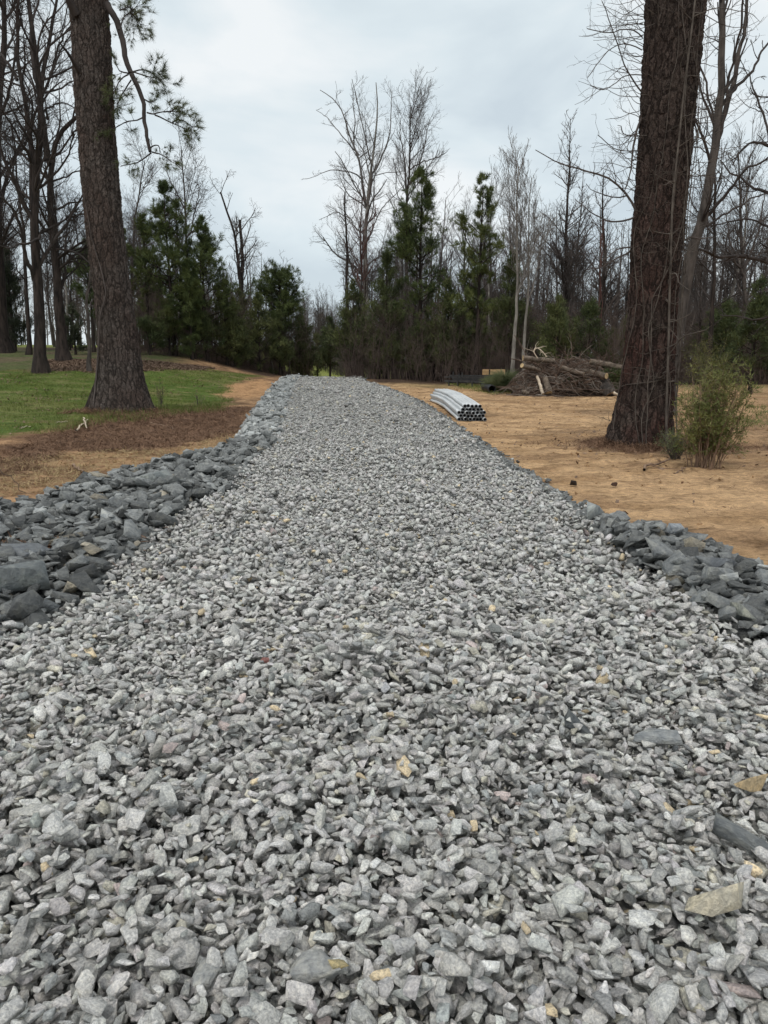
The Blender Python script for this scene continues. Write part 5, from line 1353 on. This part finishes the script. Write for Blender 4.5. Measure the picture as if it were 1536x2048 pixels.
bevelmesh('carton_body', [boxVF((0, 0, .12), (.98, .38, .24))], .01, M['tan_board'], e_)
bevelmesh('lid_flap', [boxVF((0, -.197, .19), (.97, .012, .10))], .003, M['tan_board'], e_)
bevelmesh('tape_strip', [boxVF((-.18, -.206, .13), (.06, .006, .22))], .001, M['bark_dark'], e_)

# ------------------------------------------------------------------ brush pile
rg = rs(900); pc = base_xy(1146, 29.0); PW, PD, PH = 2.45, 1.4, 1.22
def heap(x, y):
    u = np.abs((x - pc[0]) / PW); v_ = np.abs((y - pc[1]) / PD)
    e2_ = (u ** 2.4 + v_ ** 2.2); return H(x, y) + PH * np.clip(1 - e2_, 0, 1) ** .55 * (.84 + .16 * fbm(x * 1.4 + 3, y * 1.4, seed=90))
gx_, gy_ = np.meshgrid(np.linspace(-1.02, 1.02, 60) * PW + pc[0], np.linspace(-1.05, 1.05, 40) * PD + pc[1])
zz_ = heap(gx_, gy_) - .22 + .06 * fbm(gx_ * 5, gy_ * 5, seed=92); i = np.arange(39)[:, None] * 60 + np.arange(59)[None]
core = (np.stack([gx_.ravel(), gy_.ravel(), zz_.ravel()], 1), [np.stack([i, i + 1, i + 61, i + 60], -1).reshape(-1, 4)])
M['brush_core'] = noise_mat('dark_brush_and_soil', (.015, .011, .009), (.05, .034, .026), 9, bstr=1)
M['brush_a'] = noise_mat('brown_brushwood', (.055, .036, .027), (.155, .105, .078), 3, bstr=0)
M['brush_b'] = noise_mat('grey_brushwood', (.12, .10, .085), (.27, .23, .195), 3, bstr=0)
K = 3600; u = rg.uniform(-1, 1, K); v_ = rg.uniform(-1, .35, K); x = pc[0] + u * PW * .98; y = pc[1] + v_ * PD * .98
n = 7; Q = np.empty((K, n, 3)); az = rg.normal(0, .7, K) + np.where(rg.rand(K) < .3, PI / 2, 0); d = np.stack([np.cos(az), np.sin(az) * .5, rg.normal(.0, .25, K)], 1)
Ln = rg.uniform(.25, 1.3, K); Q[:, 0] = np.stack([x, y, heap(x, y) - .06 + .12 * rg.rand(K)], 1)
for j in range(1, n):
    d = d + rg.randn(K, 3) * .17; d[:, 2] -= .02; d /= np.linalg.norm(d, axis=1, keepdims=True); Q[:, j] = Q[:, j - 1] + d * (Ln / (n - 1))[:, None]
    Q[:, j, 2] = np.maximum(np.minimum(Q[:, j, 2], heap(Q[:, j, 0], Q[:, j, 1]) + .25), heap(Q[:, j, 0], Q[:, j, 1]) - .06)
Q[..., 2] = np.maximum(Q[..., 2], H(Q[..., 0], Q[..., 1]) + .01)
QR = (rg.uniform(.005, .016, K) * np.where(rg.rand(K) < .05, 2.2, 1))[:, None] * np.linspace(1, .5, n)[None]
K2 = 150; u = rg.uniform(-.55, .95, K2); x = pc[0] + u * PW; y = pc[1] - PD * rg.uniform(-.2, .9, K2); az = rg.uniform(0, 6.28, K2)
d = np.stack([np.cos(az) * 1.2, np.sin(az) * .5 - .2, rg.uniform(-.05, .75, K2)], 1); L2 = rg.uniform(.6, 2.0, K2); Q2 = np.empty((K2, n, 3)); Q2[:, 0] = np.stack([x, y, heap(x, y) - .15], 1)
for j in range(1, n):
    d = d + rg.randn(K2, 3) * .14; d[:, 2] -= .05; d /= np.linalg.norm(d, axis=1, keepdims=True); Q2[:, j] = Q2[:, j - 1] + d * (L2 / (n - 1))[:, None]
Q2[..., 2] = np.maximum(Q2[..., 2], H(Q2[..., 0], Q2[..., 1]) + .02)
R2 = rg.uniform(.010, .032, K2)[:, None] * np.linspace(1, .35, n)[None]
q3_, r3_ = grow(rg, Q2, R2, per_m(4), t0=.3, ang=(25, 60), ln=(.2, .5), fall=.3, up=.0, wig=.2, n=n, rmin=.005)
Q = np.concatenate([Q, Q2, q3_]); QR = np.concatenate([QR, R2, r3_]); K = len(Q)
ga = rg.rand(K) < .72
A_ = tubes(Q[ga], QR[ga], 4); B_ = tubes(Q[~ga], QR[~ga], 4)
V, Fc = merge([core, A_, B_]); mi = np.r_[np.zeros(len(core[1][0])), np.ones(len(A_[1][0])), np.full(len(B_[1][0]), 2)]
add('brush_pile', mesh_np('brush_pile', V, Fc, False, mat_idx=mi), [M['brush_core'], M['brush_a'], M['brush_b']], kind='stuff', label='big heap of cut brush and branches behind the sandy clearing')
# green boughs thrown on the pile
for (a0, a1, b0, b1, nn, lb) in ((1128, 1175, 762, 795, 420, 'dark green cedar boughs at the front foot of the brush pile'), (1208, 1246, 742, 785, 330, 'dark green cedar boughs at the right end of the brush pile')):
    px = rg.uniform(a0, a1, nn); py = rg.uniform(b0, b1, nn); P = np.array([Wp(a, b_, 27.9 + .25 * rg.rand()) for a, b_ in zip(px, py)])
    P[:, 2] = np.maximum(P[:, 2], H(P[:, 0], P[:, 1]) + .05)
    V, Fc = tuft(rg, P, rg.randn(nn, 3) * .6 + np.array([0, -.4, -.2]), 16, .20, .022, .5, .07)
    stuff('cedar_boughs', (V, Fc), M['cedar'], lb)
def log(label, p0, p1, d0, d1, r, bark, face=True, r1=None):
    A = Wp(*p0, d0); B = Wp(*p1, d1); n = 10; P = resample(np.array([A, B]), n); P[1:-1] += rg.randn(n - 2, 3) * r * .10
    R = np.linspace(r, r1 or r * .85, n) * (1 + rg.randn(n) * .04); b = A.copy()
    e_ = add('log', None, loc=tuple(b), label=label, cat='log', group=None)
    V, Fc = tubes(P, R, 14); add('bark', mesh_np('bark', local(V, b), Fc, True), M[bark], e_)
    cv, cf = [], []
    for i_, sgn in ((0, -1), (n - 1, 1)):
        ringv = V[i_ * 14:(i_ + 1) * 14]; c_ = ringv.mean(0); t_ = (P[i_] - P[i_ - sgn]); t_ /= np.linalg.norm(t_); ringv = ringv + t_ * .003
        vv = np.vstack([ringv, ringv * .5 + c_ * .5 + t_ * .004, c_[None] + t_ * .006]); a = np.arange(14); b2 = (a + 1) % 14
        add('cut_face', mesh_np('cut_face', local(vv, b), [np.stack([a, b2, b2 + 14, a + 14], 1), np.stack([a + 14, b2 + 14, np.full(14, 28)], 1)], True), M['cutwood'], e_)
M['cutwood'] = noise_mat('fresh_cut_wood', (.34, .25, .14), (.56, .42, .24), 10, bstr=.1)
M['logbark'] = noise_mat('dull_log_bark', (.07, .055, .042), (.20, .16, .125), 7, stretch=(1, 1, 1), bstr=.8, bdist=.02)
log('grey log lying across the top left of the brush pile', (1046, 716), (1108, 722), 28.4, 28.6, .10, 'logbark')
log('long grey log lying across the top right of the brush pile', (1180, 723), (1250, 736), 28.3, 28.0, .11, 'logbark')
log('pale stripped log sticking out of the left side of the brush pile', (1044, 731), (1078, 740), 27.8, 28.4, .09, 'logbark')
log('short log with a fresh yellow cut end on the right of the brush pile', (1213, 752), (1170, 742), 27.5, 28.3, .11, 'logbark')
log('thick dark stub of trunk tipped forward out of the brush pile', (1220, 788), (1206, 764), 27.5, 27.9, .23, 'bark_mid')
log('stubby pale log standing at the front of the brush pile', (1098, 786), (1090, 758), 27.6, 27.9, .13, 'logbark')
log('thin crooked pale log beside the stubby one in the brush pile', (1086, 788), (1074, 752), 27.5, 27.9, .06, 'pale_wood')
log('small knotty log on the ground left of the brush pile', (1046, 784), (1056, 787), 27.7, 27.6, .09, 'logbark')
log('bleached branch stub lying at the right foot of the brush pile', (1225, 784), (1242, 793), 27.4, 27.2, .05, 'pale_wood')
log('weathered log buried in the middle of the brush pile', (1120, 735), (1168, 748), 28.1, 27.9, .09, 'logbark')
P, R = limb([(1075, 716), (1067, 704), (1070, 695), (1080, 698), (1088, 706), (1094, 714)], 28.2, .02, .015, 0, 20)
q, qr = grow(rg, P[None], R[None], 14, t0=.1, ang=(30, 80), ln=(.2, .6), fall=.2, up=.03, wig=.2, n=7, rmin=.006)
V, Fc = merge([tubes(P, R, 6), tubes(q, qr, 4)]); add('root', mesh_np('root', local(V, P[0]), Fc, True), M['pale_wood'], loc=tuple(P[0]), label='pale curled root sticking up from the brush pile', cat='root')

# grass clump beside the pile, leafy bush by the right pine
b = G(1012, 785); n = 2600; a = rg.rand(n) * 6.28; rr_ = rg.rand(n) ** .6
P0 = np.stack([b[0] + np.cos(a) * rr_ * .62, b[1] + .35 + np.sin(a) * rr_ * .45, 0 * a], 1); P0[:, 2] = H(P0[:, 0], P0[:, 1])
hh_ = rg.uniform(.35, .95, n) * (1.05 - .5 * rr_); m_ = 5; t_ = np.linspace(0, 1, m_)
out_ = np.stack([np.cos(a), np.sin(a)], 1) * (rg.uniform(.1, .55, n))[:, None]
Q = np.empty((n, m_, 3)); Q[..., :2] = P0[:, None, :2] + out_[:, None] * (t_ ** 1.8)[None, :, None]; Q[..., 2] = P0[:, 2:3] + hh_[:, None] * np.sin(t_ * 1.9)[None] / math.sin(1.57)
V, Fc = tubes(Q, np.linspace(.010, .002, m_)[None].repeat(n, 0), 3)
M['clump'] = foliage_mat('tall_grass_leaves', (.07, .10, .045), (.20, .21, .11), 3)
o = add('grass_clump', mesh_np('grass_clump', local(V, b), Fc, False), M['clump'], loc=tuple(b), label='tall arching grass clump growing at the left end of the brush pile', cat='plant')

def bush(name, label, px, py, hgt, rad, ns, seed, mf, mstem, leaf=(.075, .012), lobes=((0, 0, 1.0),)):
    rg = rs(seed); b = G(px, py); a = rg.rand(ns) * 6.28; r_ = rad * rg.rand(ns) ** .7; lb = rg.randint(len(lobes), size=ns)
    lo = np.array(lobes)[lb]
    n = 9; t_ = np.linspace(0, 1, n); hh_ = hgt * rg.uniform(.55, 1.02, ns) * lo[:, 2]
    Q = np.empty((ns, n, 3)); x0 = b[0] + lo[:, 0] * .5 + np.cos(a) * r_ * .35; y0 = b[1] + lo[:, 1] + np.sin(a) * r_ * .35
    Q[..., 0] = x0[:, None] + (lo[:, 0] * .5 + np.cos(a) * r_ * .8)[:, None] * t_ ** 1.4 + np.cumsum(rg.randn(ns, n) * .012, 1); Q[..., 1] = y0[:, None] + (np.sin(a) * r_ * .8)[:, None] * t_ ** 1.4 + np.cumsum(rg.randn(ns, n) * .012, 1)
    Q[..., 2] = H(x0, y0)[:, None] + hh_[:, None] * t_; R = np.linspace(.007, .003, n)[None].repeat(ns, 0)
    q, qr = grow(rg, Q, R, per_m(9), t0=.2, ang=(30, 65), ln=(.15, .34), fall=.3, up=.08, wig=.15, n=5, rmin=.002, lmin=.12)
    q2, qr2 = grow(rg, q, qr, per_m(9), t0=.15, ang=(30, 65), ln=(.4, .8), fall=.3, up=.04, wig=.15, n=3, rmin=.0018, lmin=.06)
    pts = np.vstack([q[:, j] for j in (2, 3, 4)] + [q2[:, 1], q2[:, 2], Q[:, -1], Q[:, -2]]); ds = np.vstack([q[:, j] - q[:, j - 1] for j in (2, 3, 4)] + [q2[:, 1] - q2[:, 0], q2[:, 2] - q2[:, 1], Q[:, -1] - Q[:, -2], Q[:, -2] - Q[:, -3]])
    ds /= np.linalg.norm(ds, axis=1, keepdims=True) + 1e-9
    V, Fc = tuft(rg, pts, ds, 3, leaf[0], leaf[1], .6, .01)
    e_ = add(name, None, loc=tuple(b), label=label, cat='bush'); V2, F2 = merge([tubes(Q, R, 4), tubes(q, qr, 3), tubes(q2, qr2, 3)])
    add('stems', mesh_np('stems', local(V2, b), F2, False), M[mstem], e_); add('foliage', mesh_np('foliage', local(V, b), Fc, False), M[mf], e_)
bush('leafy_bush', 'yellow green slender leaved bush growing beside the vine wrapped pine', 1408, 938, 1.30, .42, 58, 950, 'bamboo', 'brown_wood', lobes=((0, 0, .98), (.30, .1, .9), (-.14, .1, .72)))
bush('weed_tuft', 'grey green tangled weeds at the right foot of the vine wrapped pine', 1350, 918, .42, .22, 34, 951, 'clump', 'vine', (.045, .006))
bush('shrub', 'thin leafless yellowish shrub behind the leafy bush', 1408, 800, 1.9, .8, 40, 953, 'bamboo', 'vine', (.05, .009), lobes=((0, 0, 1), (.6, .5, .8)))
# young weeds in the left grass
for i_, (px, py, hh_, lb) in enumerate(((322, 815, .8, 'thin bare seedling in the grass right of the grey pine'), (398, 812, .45, 'wispy dry weed in the grass near the driveway bend'), (256, 800, .3, 'small green weed hiding at the grey pine foot'))):
    bush('seedling', lb, px, py, hh_, .16, 7, 960 + i_, 'drygrass', 'twig', (.03, .004))
